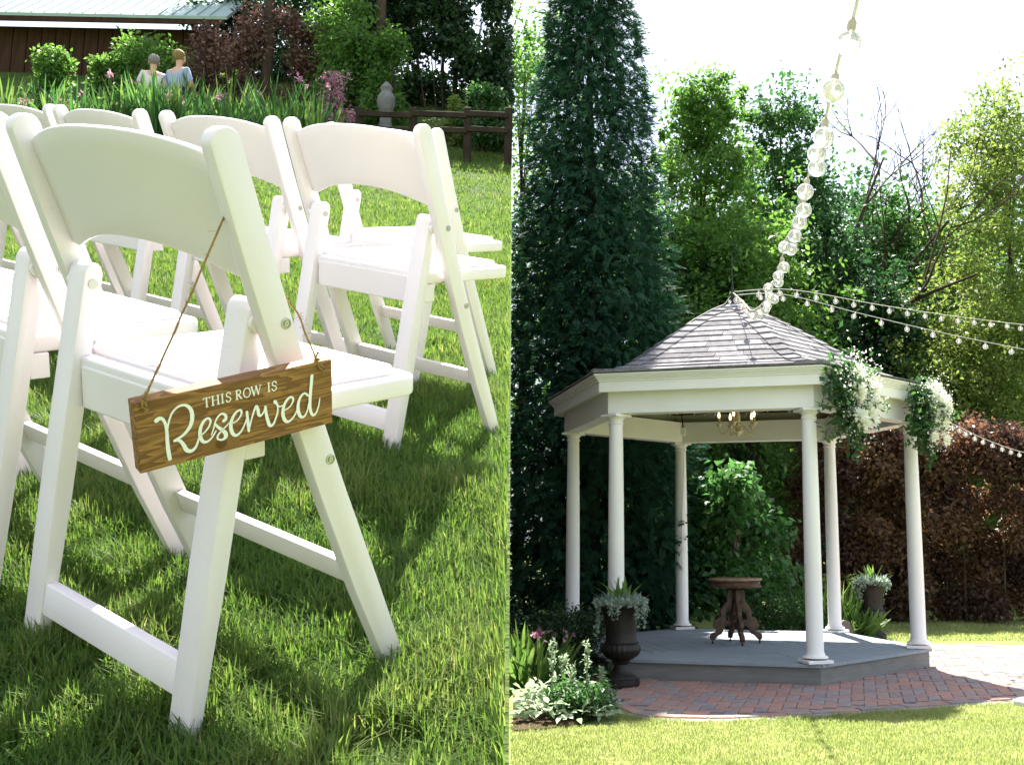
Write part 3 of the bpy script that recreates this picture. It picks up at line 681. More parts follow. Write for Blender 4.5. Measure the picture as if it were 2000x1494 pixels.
# ------------------------------------------------------------------ brick patio
GC = Vector((1.321, 11.473, 0)); GRZ = -.259; DZ = .18; RC = 1.85
def hexpt(k, r, z=0.0):      # k: 0 right, 1 back right, 2 back left, 3 left, 4 front left, 5 front right
    a = math.radians(60*k)+GRZ; return GC+Vector((r*math.cos(a), r*math.sin(a), z))
edge_px = [(1150, 1318), (1178, 1352), (1205, 1376), (1240, 1392), (1290, 1398), (1350, 1400), (1430, 1400), (1530, 1395), (1640, 1388), (1760, 1380), (1900, 1370), (2010, 1362)]
front = [ground_at(*p) for p in edge_px]
poly = [Vector((p.x, p.y)) for p in front]+[Vector((6.2, 8.6)), Vector((7.2, 10.4)), Vector((6.2, 13.0)), Vector((4.2, 13.25)), Vector((2.6, 13.6)), Vector((-.9, 13.2)), Vector((-1.0, 10.0))]
def inside(x, y, pl=poly):
    c = False; n = len(pl); j = n-1
    for i in range(n):
        a, b = pl[i], pl[j]
        if (a.y > y) != (b.y > y) and x < (b.x-a.x)*(y-a.y)/(b.y-a.y)+a.x: c = not c
        j = i
    return c
patio = MB().add([(p.x, p.y, -.012) for p in poly], [tuple(range(len(poly)))]).obj('patio', SAND); tag(patio, kind='structure')
deckpoly = [hexpt(k, 1.93) for k in range(6)]
BL, BW, BH = .205, .1025, .055
bm_ = []
cols = [((.36, .225, .185), (.30, .18, .15)), ((.33, .21, .185), (.27, .165, .145)), ((.31, .235, .215), (.25, .185, .165)), ((.29, .255, .25), (.225, .195, .19)), ((.385, .235, .19), (.32, .19, .155)), ((.255, .22, .22), (.20, .17, .175))]
BMATS = [mat('paver_%d' % i, a, .92, .15, col2=b, scale=16, bump=.5, bscale=120) for i, (a, b) in enumerate(cols)]
for i, m in enumerate(BMATS):
    me = MB().box((0, 0, -BH/2), (BL-.005, BW-.005, BH)).mesh('brick', bevel=.004, seg=1); me.materials.append(m); bm_.append(me)
PA = R_(-13); spots = []
ca, sa = math.cos(PA), math.sin(PA)
def herring():
    out = []
    for a in range(-90, 91):
        for b in range(-60, 61):
            # lattice vectors (BW, BW) and (2*BW, -2*BW): one flat and one upright brick per cell
            ox, oy = a*BW+b*2*BW, a*BW-b*2*BW
            out.append((ox+BW, oy+BW/2, 0)); out.append((ox+BW/2-BW*0+2*BW-BW*2, oy+BW+BW, 1))
    return out
cand = []
for x, y, r_ in herring():
    X_, Y_ = 2.5+x*ca-y*sa, 10.4+x*sa+y*ca
    if not (-1.2 < X_ < 7.3 and 7.2 < Y_ < 13.7) or not inside(X_, Y_) or inside(X_, Y_, deckpoly): continue
    # leave room for the edging course
    dmin = min((Vector((X_, Y_))-Vector((p.x, p.y))).length for p in front)
    cand.append((X_, Y_, PA+(math.pi/2 if r_ else 0)))
fr_d = catmull([(p.x, p.y, 0) for p in front], 12)
frn = np.array([(p.x, p.y) for p in fr_d])
cand = [c for c in cand if np.min(np.hypot(frn[:, 0]-c[0], frn[:, 1]-c[1])) > .165]
# edging bricks laid end-on along the front curve
soldier = []; acc = 0
for i in range(len(fr_d)-1):
    p, q = fr_d[i], fr_d[i+1]; d = (q-p); acc_l = d.length
    while acc < acc_l:
        c = p+d*(acc/acc_l); t = d.normalized(); n = Vector((-t.y, t.x, 0)); soldier.append((c.x+n.x*.055, c.y+n.y*.055, math.atan2(t.y, t.x))); acc += BL+.004
    acc -= acc_l
def seen(x, y):
    px = PX+F_PX*x/(y*CP-H*SP); return 990 < px < 2010
vis = sorted([c for c in cand if seen(c[0], c[1])], key=lambda c: c[1]); rest = vis[262:]+[c for c in cand if not seen(c[0], c[1])]
for x, y, a in vis[:262]:
    o = link('brick', random.choice(bm_), None, patio, (x, y, random.uniform(-.004, .003)), a+random.uniform(-.012, .012)); o.rotation_euler[0] = random.uniform(-.012, .012)
for x, y, a in soldier:
    if seen(x, y): link('brick', random.choice(bm_), None, patio, (x, y, random.uniform(-.004, .004)), a+random.uniform(-.03, .03))
groups_ = {}
for x, y, a in rest: groups_.setdefault(random.randrange(6), []).append((x, y, a))
mb = MB(); mi = []
for gi, lst in groups_.items():
    for x, y, a in lst:
        mb.box((x, y, -BH/2+random.uniform(-.004, .002)), (BL-.006, BW-.006, BH), Matrix.Rotation(a, 3, 'Z')); mi += [gi]*6
me = bpy.data.meshes.new('brick_field'); me.from_pydata(mb.v, [], mb.f)
for m in BMATS: me.materials.append(m)
me.polygons.foreach_set('material_index', mi)
tag(link('brick_field', me, None, patio), kind='stuff')
# strip of bare sand between the edging and the grass
sp = MB(); o1 = [(p.x, p.y+.02, -.009) for p in fr_d]; o2 = [(p.x-.01, p.y-.10-.05*vnoise(p.x, 0, 3, 9), -.016) for p in fr_d]; n = len(o1)
sp.add(o1+o2, [(i, i+1, n+i+1, n+i) for i in range(n-1)]); tag(sp.obj('sand_strip', SAND), kind='structure')

# blades of the lower lawn
def lawn_blades(n, y0, y1, pad, hgt, wid, seed, seg=2):
    r = np.random.default_rng(seed); Y = np.sqrt(y0*y0+(y1*y1-y0*y0)*r.random(n)); 
    lo, hi = (1000-PX)/F_PX*(Y)-.0, (2000-PX)/F_PX*Y+pad
    X = lo+.02+(hi-lo)*r.random(n)
    fy = np.interp(X, frn[:, 0], frn[:, 1])
    bound = fy-.085-.07*vnoise(X, Y*0, 6, 9)
    k = (Y < bound) | (Y > 13.75+.1*vnoise(X, Y*0, 2, 4)) & (X > 1.9)
    k &= ~((Y > 7.6) & (X < .03) & (Y < 12))
    pat = vnoise(X, Y, 3, 31)*.6+vnoise(X, Y, 11, 32)*.4
    k &= r.random(n) < .35+pat
    X, Y, pat = X[k], Y[k], pat[k]; m = len(X)
    long = np.clip(1.9-(np.interp(X, frn[:, 0], frn[:, 1])-Y)/.28, 1, 1.9)*(Y < 9)+1.0*(Y >= 9)
    B = np.stack([X, Y, np.zeros(m)-.021], 1); rnd = np.clip(.5*pat+.5*r.random(m)-.08*(long > 1.2), 0, 1)
    o = blade_mesh('lawn_grass', B, np.repeat(np.array([[0., 0, 1]]), m, 0), hgt*r.uniform(.5, 1.2, m)*long, wid*r.uniform(.6, 1.2, m), LAWNB, None, lean=.6, r=r, seg=seg, rnd=rnd)
    return tag(o, 'short sunlit grass of the lower lawn around the brick patio', 'grass', kind='stuff')
lawn_blades(190000, 5.6, 8.6, .15, .032, .006, 41)
lawn_blades(60000, 13.6, 17.5, .6, .04, .012, 42)

# ------------------------------------------------------------------ gazebo
gaz = empty('gazebo', GC, GRZ, label='white six-column garden gazebo with grey shingled bell roof on a deck', cat='gazebo')
def hx(k, r, z=0.0): a = math.radians(60*k); return Vector((r*math.cos(a), r*math.sin(a), z))
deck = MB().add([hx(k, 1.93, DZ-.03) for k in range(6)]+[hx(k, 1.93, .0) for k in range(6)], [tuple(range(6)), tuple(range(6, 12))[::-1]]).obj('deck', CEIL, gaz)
for k in range(6):
    a, b = hx(k, 1.985), hx(k+1, 1.985); mid = (a+b)/2; nrm = mid.normalized(); apo = mid.length; th = math.atan2(nrm.y, nrm.x)-math.pi/2
    M3 = Matrix.Rotation(th, 3, 'Z')
    bw = .14; nb = int(apo/bw)
    for j in range(nb):
        ro = apo-.001-j*bw; ri = ro-bw+.009
        if ri < .02: continue
        t = math.tan(math.radians(30)); e = .005
        lift = random.uniform(-.0012, .0012)
        P = [(-ri*t+e, ri), (ri*t-e, ri), (ro*t-e, ro), (-ro*t+e, ro)]
        rotp = lambda x, y, z: M3 @ Vector((x, y, z))
        mb = MB().hexa([rotp(x, y, DZ-.028) for x, y in P], [rotp(x, y, DZ+lift) for x, y in P])
        mb.obj('deck_board', DECK, deck)
    # skirt under the nosing
    ro = apo-.03; t = math.tan(math.radians(30))
    P = [(-ro*t+.02, ro-.022), (ro*t-.02, ro-.022), (ro*t, ro), (-ro*t, ro)]
    MB().hexa([rotp(x, y, -.03) for x, y in P], [rotp(x, y, DZ-.032) for x, y in P]).obj('skirt_board', SKIRT, deck, bevel=.002, seg=1)
# columns
CT = DZ+2.295
cprof = [(.135, 0), (.135, .03), (.112, .032), (.118, .048), (.112, .062), (.092, .066), (.086, .085), (.079, .10), (.078, .8), (.074, 1.5), (.066, 2.195), (.074, 2.2), (.074, 2.215), (.068, 2.22), (.068, 2.24), (.082, 2.255), (.09, 2.262), (.09, 2.268)]
cshaft = MB().lathe([(r, z) for r, z in cprof[3:]], 32).mesh('column', smooth=True)
for k in range(6):
    p = hx(k, RC, DZ+.002); o = link('column', cshaft, COLM, gaz, p)
    MB().box((0, 0, .016), (.245, .245, .03)).obj('base_block', COLM, o, bevel=.004, seg=1).rotation_euler[2] = math.radians(60*k)
    MB().box((0, 0, 2.281), (.215, .215, .026)).obj('capital_block', COLM, o, bevel=.004, seg=1).rotation_euler[2] = math.radians(60*k)
def ring(mb, k, ro, ri, z0, z1, g=.0):
    """one side of a hexagonal ring, mitred at the corners (vertex radii)"""
    a0, b0, a1, b1 = hx(k, ro), hx(k+1, ro), hx(k, ri), hx(k+1, ri)
    def q(p, z): return (p.x, p.y, z)
    mb.hexa([q(a1, z0), q(b1, z0), q(b0, z0), q(a0, z0)], [q(a1, z1), q(b1, z1), q(b0, z1), q(a0, z1)]); return mb
for k in range(6):
    bmo = ring(MB(), k, 1.96, 1.76, CT+.003, CT+.255).obj('beam', PAINT, gaz, bevel=.003, seg=1)
    fs = ring(MB(), k, 2.085, 2.045, CT+.20, CT+.345).obj('fascia', PAINT, gaz, bevel=.003, seg=1)
    mo = MB()
    for ro, z0, z1 in ((2.10, .300, .318), (2.115, .318, .335), (2.135, .335, .352), (2.155, .352, .374)): ring(mo, k, ro, 2.04, CT+z0+.001, CT+z1)
    mo.obj('moulding', PAINT, fs)
    ring(MB(), k, 2.05, 1.955, CT+.235, CT+.25).obj('soffit', PAINT, gaz)
# roof: bell profile (run from apex, height)
RZ0 = CT+.376; RISE = .985
prof = np.array([(0, 1.0), (.06, .975), (.155, .89), (.28, .75), (.406, .585), (.5, .455), (.586, .335), (.68, .212), (.766, .12), (.86, .052), (.93, .02), (1.0, .004)])
def roof_z(t): return RZ0+RISE*float(np.interp(t, prof[:, 0], prof[:, 1]))
tt = np.linspace(0, 1, 400); zz = np.interp(tt, prof[:, 0], prof[:, 1])*RISE; arc = np.concatenate([[0], np.cumsum(np.hypot(np.diff(tt*2.14*.866), np.diff(zz)))]); ARC = arc[-1]
t_of = lambda s: float(np.interp(s, arc, tt))
RE = 2.17
roof = MB()
rows = [t_of(ARC*i/24) for i in range(25)]
for k in range(6):
    V = []; Fc = []
    for i, t in enumerate(rows):
        a, b = hx(k, RE*t), hx(k+1, RE*t); z = roof_z(t)-.006; V += [(a.x, a.y, z), (b.x, b.y, z)]
    roof.add(V, [(2*i, 2*i+2, 2*i+3, 2*i+1) for i in range(24)])
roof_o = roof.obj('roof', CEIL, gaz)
NC = 17; cw = ARC/NC; back_mb = MB(); nsh = 0
def face_pt(k, t, u, lift=0.0):
    a, b = hx(k, RE*t), hx(k+1, RE*t); p = a.lerp(b, u); return Vector((p.x, p.y, roof_z(t)+lift))
for k in range(6):
    front_face = k in (3, 4, 5)
    for c in range(NC):
        s1 = ARC-c*cw; s0 = max(s1-cw*1.18, .001); t0, t1 = t_of(s0), t_of(s1); wid = RE*t1
        n = max(1, round(wid/.30)); cuts = [0]
        off = random.random()
        cuts += sorted([min(.97, max(.03, (i+off*.8-.1+random.uniform(-.18, .18))/n)) for i in range(1 if n > 1 else 99, n)])+[1]
        for i in range(len(cuts)-1):
            u0, u1 = cuts[i], cuts[i+1]
            if u1-u0 < .02: continue
            gap = .002/max(wid, .1); lb = .016+random.uniform(-.003, .005)
            drop = random.uniform(-.006, .008)
            t1b = t_of(min(ARC+.02, s1+drop))
            ue0, ue1 = (u0+gap if u0 > 0 else 0), (u1-gap if u1 < 1 else 1)
            tm = (t0+t1b)/2
            top = [face_pt(k, t0, ue0, .003), face_pt(k, t0, ue1, .003), face_pt(k, tm, ue1, .003+lb*.5), face_pt(k, tm, ue0, .003+lb*.5), face_pt(k, t1b, ue1, lb), face_pt(k, t1b, ue0, lb)]
            bot = [face_pt(k, t1b, ue1, .001), face_pt(k, t1b, ue0, .001)]
            V = top+bot; Fq = [(0, 3, 2, 1), (3, 5, 4, 2), (5, 7, 6, 4), (0, 7, 5, 3), (1, 2, 4, 6)]
            if front_face: MB().add(V, Fq).obj('shingle', SHING, roof_o)
            else: back_mb.add(V, Fq)
tag(back_mb.obj('shingle_field', SHING, roof_o), kind='stuff')
NHC = 15
for k in range(6):
    for i in range(NHC):
        s1 = ARC*(1-i/NHC*.97); s0 = s1-ARC/NHC*1.12; t0, t1 = t_of(max(s0, .01)), t_of(s1); w_ = .125
        def side(kk, t, d, lift, far):
            a = hx(k, RE*t); b = hx(k+far, RE*t); u = min(.5, w_/max((b-a).length, .01)); p = a.lerp(b, u); return Vector((p.x, p.y, roof_z(t)+lift))
        ce = lambda t, lift: Vector((*hx(k, RE*t).xy, roof_z(t)+lift))
        l0, l1 = .012, .032
        V = [side(k, t0, w_, l0, -1), ce(t0, l0+.008), side(k, t0, w_, l0, 1), side(k, t1, w_, l1, -1), ce(t1, l1+.008), side(k, t1, w_, l1, 1), side(k, t1, w_, l1-.022, -1), ce(t1, l1-.014), side(k, t1, w_, l1-.022, 1)]
        MB().add(V, [(0, 3, 4, 1), (1, 4, 5, 2), (3, 6, 7, 4), (4, 7, 8, 5), (0, 6, 3), (2, 5, 8)]).obj('hip_shingle', SHING, roof_o)
AZ = roof_z(0)
MB().lathe([(.11, -.05), (.10, 0), (.075, .022), (.03, .03), (.012, .034)], 20, (0, 0, AZ)).obj('roof_cap', mat('lead_cap', (.42, .44, .46), .45, .5), roof_o, smooth=True)
MB().lathe([(.02, .0), (.03, .03), (.018, .06), (.034, .09), (.034, .12), (.016, .15), (.022, .175), (.010, .2), (.007, .28), (.006, .55), (.002, .62)], 14, (0, 0, AZ+.025)).obj('finial', BLACK, roof_o, smooth=True)
# rafters under the roof
for k in range(18):
    a = math.radians(20*k+10); d = Vector((math.cos(a), math.sin(a), 0)); lim = 1.70/math.cos(((a+math.pi/6) % (math.pi/3))-math.pi/6)*.866
    P = [Vector((d.x*r, d.y*r, roof_z(min(1, r/ (RE*.866/math.cos(((a) % (math.pi/3))-math.pi/6))))-.075)) for r in np.linspace(.1, lim+.1, 8)]
    sd = Vector((-d.y, d.x, 0))*.02; mb = MB()
    for i in range(7):
        p, q = P[i], P[i+1]; dn = Vector((0, 0, .055))
        mb.hexa([p-sd-dn, p+sd-dn, q+sd-dn, q-sd-dn], [p-sd+dn, p+sd+dn, q+sd+dn, q-sd+dn])
    mb.obj('rafter', RAFT, roof_o)
# cable down the rear column with its plug
p2 = hx(2, RC-.085)
MB().tube(catmull([(p2.x-.02, p2.y-.02, CT+.42), (p2.x, p2.y-.03, CT+.30), (p2.x+.01, p2.y-.02, CT+.2)]), .008, 6).obj('power_cord', BLACK, gaz, smooth=True)
MB().box((p2.x+.01, p2.y-.02, CT+.14), (.06, .04, .10)).obj('outlet_box', PAINT, gaz, bevel=.006)
MB().tube(catmull([(p2.x+.01, p2.y-.02, CT+.09), (p2.x+.02, p2.y-.01, CT-.1), (p2.x-.015, p2.y-.005, CT-.9), (p2.x-.03, p2.y, CT-1.5), (p2.x-.03, p2.y, DZ+.02)]), .005, 6).obj('white_cord', WIRE, gaz, smooth=True)

# ------------------------------------------------------------------ table, chandelier, urns
tp_ = Vector((GC.x-.02, GC.y-.02, DZ+.002)); tp_ = Vector((at(1437, 1190, 11.45).x, 11.45, DZ+.002))
tab = empty('pedestal_table', tp_, R_(8), label='carved antique wooden pedestal table with oval moulded top on the gazebo deck', cat='table')
def oval(prof, m, name, par, sx=1.0, sy=.72):
    mb = MB().lathe(prof, 36); mb.v = [(x*sx, y*sy, z) for x, y, z in mb.v]; return mb.obj(name, m, par, smooth=True)
oval([(.255, .655), (.285, .66), (.29, .668), (.288, .682), (.27, .686), (.02, .688)], TABTOP, 'table_top', tab)
oval([(.25, .585), (.28, .588), (.285, .60), (.272, .612), (.262, .625), (.266, .64), (.278, .648), (.272, .656)], DARKW, 'apron', tab)
MB().lathe([(.03, .20), (.045, .22), (.028, .25), (.05, .30), (.03, .36), (.026, .45), (.04, .50), (.03, .55), (.06, .587)], 16).obj('pedestal', DARKW, tab, smooth=True)
leg_out = [(.03, .56), (.085, .565), (.10, .50), (.095, .44), (.125, .41), (.165, .36), (.175, .31), (.165, .28), (.20, .27), (.235, .235), (.25, .19), (.235, .16), (.215, .145), (.225, .12), (.255, .115), (.28, .095), (.285, .065), (.268, .035), (.245, .035), (.225, .06), (.20, .085), (.165, .10), (.145, .13), (.14, .165), (.115, .19), (.075, .19), (.055, .215), (.075, .235), (.11, .245), (.115, .28), (.10, .33), (.07, .345), (.045, .38), (.055, .43), (.03, .47)]
for k in range(4):
    M = Matrix.Rotation(math.radians(90*k), 4, 'Z') @ Matrix.Rotation(math.pi/2, 4, 'X')
    lg = MB().prism(leg_out, .046, M).obj('leg', DARKW, tab, bevel=.005, seg=2, smooth=True)
    d = Vector((math.cos(math.radians(90*k)), math.sin(math.radians(90*k)), 0))
    MB().tube([d*.19+Vector((0, 0, .195))+Vector((-d.y, d.x, 0))*.02, d*.19+Vector((0, 0, .195))-Vector((-d.y, d.x, 0))*.02], .022, 14).obj('scroll', DARKW, lg, smooth=True)
    cs_ = MB().ball((d.x*.258, d.y*.258, .013), .0135, 10, 7); cs_.tube([(d.x*.256, d.y*.256, .018), (d.x*.256, d.y*.256, .04)], .006, 6); cs_.obj('caster', BLACK, lg, smooth=True)

cp = GC+Vector((0, 0, 0)); chz = at(1441, 850, GC.y).z
ch = empty('chandelier', (at(1441, 830, GC.y).x, GC.y, chz), R_(20), label='cream metal chandelier with candle bulbs hanging inside the gazebo', cat='chandelier')
MB().lathe([(.004, -.015), (.012, -.01), (.02, .0), (.055, .035), (.06, .042), (.022, .05), (.018, .07), (.026, .09), (.018, .10), (.028, .12), (.02, .135), (.030, .16), (.026, .22), (.022, .27), (.026, .28), (.018, .30), (.03, .32), (.012, .335), (.006, .35), (.006, roof_z(.02)-chz-.02)], 16).obj('stem', IVORY, ch, smooth=True)
for k in range(5):
    a = math.radians(72*k+15); d = Vector((math.cos(a), math.sin(a), 0)); z = lambda r, h: d*r+Vector((0, 0, h))
    ar = MB().tube(catmull([z(.02, .06), z(.045, .10), (z(.085, .09)), z(.13, .03), z(.175, .018), z(.20, .05), z(.205, .09)], 6), .0055, 7).obj('arm', IVORY, ch, smooth=True)
    MB().lathe([(.006, .085), (.014, .095), (.034, .125), (.036, .13), (.014, .128)], 14, (d.x*.205, d.y*.205, 0)).obj('cup', IVORY, ar, smooth=True)
    MB().lathe([(.014, .126), (.0145, .185), (.008, .188)], 12, (d.x*.205, d.y*.205, 0)).obj('candle_sleeve', IVORY, ar, smooth=True)
    MB().lathe([(.007, .186), (.014, .205), (.0155, .22), (.011, .242), (.005, .258), (.001, .27)], 12, (d.x*.205, d.y*.205, 0)).obj('candle_bulb', FLAME, ar, smooth=True)

def urn(name, loc, label, seed):
    r = np.random.default_rng(seed)
    root = empty(name, loc, label=label, cat='urn', group='iron urns beside the gazebo')
    fl = lambda i, a: 1
    mb = MB().lathe([(.165, 0), (.168, .02), (.165, .055), (.15, .062)], 32); base_v = mb
    base_v.obj('foot', URN, root, smooth=True, bevel=0)
    MB().lathe([(.15, .06), (.145, .068), (.11, .09), (.085, .115), (.068, .15), (.062, .18), (.075, .19), (.085, .20), (.075, .21), (.07, .215)], 32).obj('stem', URN, root, smooth=True)
    rib = lambda i, a: (1+.045*abs(math.cos(a*11))-.02) if 1 <= i <= 5 else 1
    MB().lathe([(.07, .213), (.105, .225), (.150, .255), (.172, .295), (.172, .325), (.155, .352), (.15, .36), (.158, .366), (.15, .374)], 88, flute=rib).obj('bowl', URN, root, smooth=True)
    MB().lathe([(.142, .37), (.137, .40), (.135, .45), (.14, .52), (.152, .59), (.172, .64), (.20, .675), (.215, .682), (.218, .692), (.21, .70), (.196, .698), (.18, .66), (.16, .645)], 40).obj('body', URN, root, smooth=True)
    n = 26; ang = r.random(n)*6.283; P = np.stack([.05*np.cos(ang), .05*np.sin(ang), np.full(n, .64)], 1)
    up = np.repeat(np.array([[0, 0, 1.]]), n, 0)
    blade_mesh('spiky_leaf', P, up, r.uniform(.22, .34, n), r.uniform(.03, .045, n), HOST, root, lean=.55, r=r, seg=4, bend=.6)
    n = 150; ang = r.random(n)*6.283; rr = .17*np.sqrt(r.random(n)); P = np.stack([rr*np.cos(ang), rr*np.sin(ang), np.full(n, .66)], 1)
    blade_mesh('silver_leaf', P, np.repeat(up[:1], n, 0), r.uniform(.10, .20, n), r.uniform(.022, .036, n), SILV, root, lean=.9, r=r, seg=3, bend=.6)
    n = 900; ang = r.random(n)*6.283; rr = .13+.11*r.random(n); P = np.stack([rr*np.cos(ang), rr*np.sin(ang), .70+.05*r.random(n)-.35*np.maximum(0, rr-.2)], 1)
    leaf_cloud('trailing_leaf', P, .034, SILV, root, aspect=.9, r=r)
    # trailing strands over the rim
    pts = []; tb = MB()
    for k in range(22):
        a = r.random()*6.283; L_ = r.uniform(.08, .34) if k % 3 else r.uniform(.05, .12); d = Vector((math.cos(a), math.sin(a), 0)); p = d*.205+Vector((0, 0, .705)); path = [p-d*.05]
        for j in range(9):
            path.append(p+d*(.02+.012*math.sin(j+k))-Vector((0, 0, L_*j/8))+Vector((r.normal()*.006, r.normal()*.006, 0)))
            for _ in range(2): pts.append(np.array(path[-1])+r.normal(size=3)*.007)
        tb.tube(path, .0022, 4, cap=False)
    tb.obj('trailing_stem', MATS['silver_leaves'], root)
    leaf_cloud('strand_leaf', np.array(pts), .027, SILV, root, aspect=1.0, r=r)
    return root
urn('garden_urn', ground_at(1213, 1337, .004), 'dark iron urn with silver trailing plants standing on bricks before the deck', 5)
urn('garden_urn', ground_at(1706, 1246, .004), 'dark iron urn of silver plants standing behind the gazebo, beside hostas', 6)

# ------------------------------------------------------------------ bouquets on the gazebo
def flower_mesh(r_, n=46, seed=0):
    r = np.random.default_rng(seed); d = unit(r.normal(size=(n*3, 3))); d = d[d[:, 2] > -.35][:n*2]
    P = d*r_*.35; V = []; rn = []
    for i, q in enumerate(d):
        t = np.cross(q, [0.3, .2, 1]); t /= np.linalg.norm(t); L_ = r_*(.75+.3*r.random()); w = r_*.16
        c = q+np.array([0, 0, .25*(1-q[2])]); c /= np.linalg.norm(c)
        V += [P[i]-t*w*.4, P[i]+t*w*.4, P[i]+c*L_*.7+t*w, P[i]+c*L_*.7-t*w, P[i]+c*L_]
        rn.append(.25+.75*r.random() if q[2] < .8 else .1)
    n2 = len(d); o = np.arange(n2)*5
    T = np.concatenate([np.stack([o, o+1, o+2], 1), np.stack([o, o+2, o+3], 1), np.stack([o+3, o+2, o+4], 1)])
    return np.array(V), T, np.tile(rn, 3)
def bouquet(loc, nrm, label, seed, hgt=.62, wid=.52):
    r = np.random.default_rng(seed); nrm = Vector(nrm).normalized(); sd = Vector((0, 0, 1)).cross(nrm).normalized()
    M = Matrix((sd, nrm, Vector((0, 0, 1)))).transposed().to_4x4(); M.translation = Vector(loc)   # local x along the beam, y outward, z up
    root = empty('flower_arrangement', matrix=M, label=label, cat='flowers', group='white flower arrangements on the gazebo')
    n = 1000; P = np.stack([r.normal(size=n)*wid*.28-.06, np.abs(r.normal(size=n))*.07+.02, r.normal(size=n)*hgt*.26], 1)
    P[:, 0] -= .12*(P[:, 2] < -.1)*r.random(n)
    leaf_cloud('greenery', P, .085, MIDG, root, aspect=.42, r=r, out=np.array([[0, .5, 0]]))
    k = 0
    for i in range(13):
        x, z = (r.uniform(-.16, .24)*wid/.52, r.uniform(-.27, .27)); rad = r.uniform(.05, .085)
        V, T, rn = flower_mesh(rad, 30, seed*31+i)
        q = Vector((0, 0, 1)).rotation_difference(Vector((r.normal()*.35, 1, r.normal()*.3+.15)).normalized()).to_matrix(); V = V @ np.array(q).T+np.array([x, .14+.07*r.random(), z])
        big_mesh('bloom', V, T, PETW, root, rn)
    n = 1500; P = np.stack([r.normal(size=n)*wid*.24+.05, .09+np.abs(r.normal(size=n))*.07, r.normal(size=n)*hgt*.26+.03], 1)
    leaf_cloud('small_blossom', P, .02, PETW, root, aspect=1, r=r)
    # sprays standing out and trailing down
    pts = []; bl = []; tb = MB()
    for i in range(20):
        down = i < 9; a = r.uniform(.1, .75) if down else r.uniform(-1, 1); L_ = r.uniform(.28, .52) if down else r.uniform(.22, .36)
        d = Vector((-a*.75, .18, -1)) if down else Vector((a, .3, r.uniform(-.1, 1.0))); d.normalize(); path = []
        for j in range(8):
            t = j/7; path.append(d*L_*t+Vector((0, .05+.05*t, -.10*t*t if not down else -.06*t))+Vector((r.normal()*.008,)*3))
            if j > 2:
                for _ in range(5): (bl if (i % 3 == 1 and not down) or (i in (3, 6) and t > .5) else pts).append(np.array(path[-1])+r.normal(size=3)*.018)
        tb.tube(path, .0025, 4, cap=False)
    tb.obj('stem', MATS['bark'], root)
    leaf_cloud('trailing_leaf', np.array(pts), .06, MIDG, root, aspect=.4, r=r, droop=.8)
    leaf_cloud('trailing_blossom', np.array(bl), .024, PETW, root, aspect=1, r=r)
    return root
def world_hex(k, r, z): return hexpt(k, r, z)
nf = (world_hex(5, 1, 0)+world_hex(6, 1, 0)-2*GC).normalized()
e5, e0 = world_hex(5, 2.0, CT+.16), world_hex(0, 2.0, CT+.16)
b1 = e5.lerp(e0, .17)+nf*.10-Vector((0, 0, .06)); b2 = e5.lerp(e0, .87)+nf*.10-Vector((0, 0, .09))
print('B1', b1, 'B2', b2)
bouquet(b1, nf, 'large white chrysanthemum arrangement with trailing greenery at the gazebo\'s front corner post', 11, .66, .58)
bouquet(b2, nf, 'smaller white flower arrangement at the gazebo\'s right-hand corner, beside the copper hedge', 12, .58, .46)

# ------------------------------------------------------------------ strings of light bulbs
def bulb_mesh(r_):
    g_ = MB().lathe([(.30*r_, .95*r_), (.42*r_, .85*r_), (.72*r_, .68*r_), (.93*r_, .36*r_), (r_, 0), (.93*r_, -.36*r_), (.72*r_, -.68*r_), (.4*r_, -.91*r_), (.02*r_, -r_)], 16).mesh('bulb', smooth=True); g_.materials.append(GLASS)
    s_ = MB().lathe([(.28*r_, .9*r_), (.34*r_, 1.0*r_), (.36*r_, 1.5*r_), (.25*r_, 1.7*r_), (.12*r_, 1.85*r_)], 10).mesh('socket', smooth=True); s_.materials.append(SOCK)
    f_ = MB().lathe([(.05*r_, .9*r_), (.05*r_, .1*r_), (.16*r_, .0), (.12*r_, -.2*r_), (.02*r_, -.25*r_)], 8).mesh('filament', smooth=True); f_.materials.append(FILA)
    return g_, s_, f_
def light_string(path, r_, spacing, label, start=.1, wire=.003, hang=None, wob=.35, seed=0):
    r = np.random.default_rng(seed); P = [Vector(p) for p in path]; root = empty('string_light', P[0], label=label, cat='string lights', group='strings of clear globe bulbs tied to the gazebo finial')
    off = P[0]; MB().tube([p-off for p in P], wire, 5).obj('wire', WIRE, root, smooth=True)
    g_, s_, f_ = bulb_mesh(r_); acc = start
    for i in range(len(P)-1):
        d = P[i+1]-P[i]; l = d.length
        while acc < l:
            c = P[i]+d*(acc/l)-off; a = r.normal()*wob; b = r.normal()*wob
            o = link('bulb', g_, None, root, c); o.rotation_euler = (a, b, 0); drop = o.rotation_euler.to_matrix() @ Vector((0, 0, -1.85*r_)); o.location = c+drop
            so = link('socket', s_, None, o); fo = link('filament', f_, None, o)
            acc += spacing
        acc -= l
    return root
FIN = Vector((GC.x, GC.y, AZ+.16))
near = catmull([at(1740, -420, 1.7), at(1676, -6, 2.3), at(1640, 110, 2.6), at(1612, 232, 3.0), at(1594, 290, 3.5), at(1572, 365, 4.0), at(1548, 440, 4.8), at(1526, 505, 5.7), at(1508, 560, 6.8), at(1490, 592, 8.0), at(1468, 606, 9.3), at(1452, 590, 10.5), FIN+Vector((0, -.04, 0))], 10)
light_string(near, .033, .30, 'string of large clear globe bulbs drooping from overhead onto the roof peak', .1, .0045, seed=1)
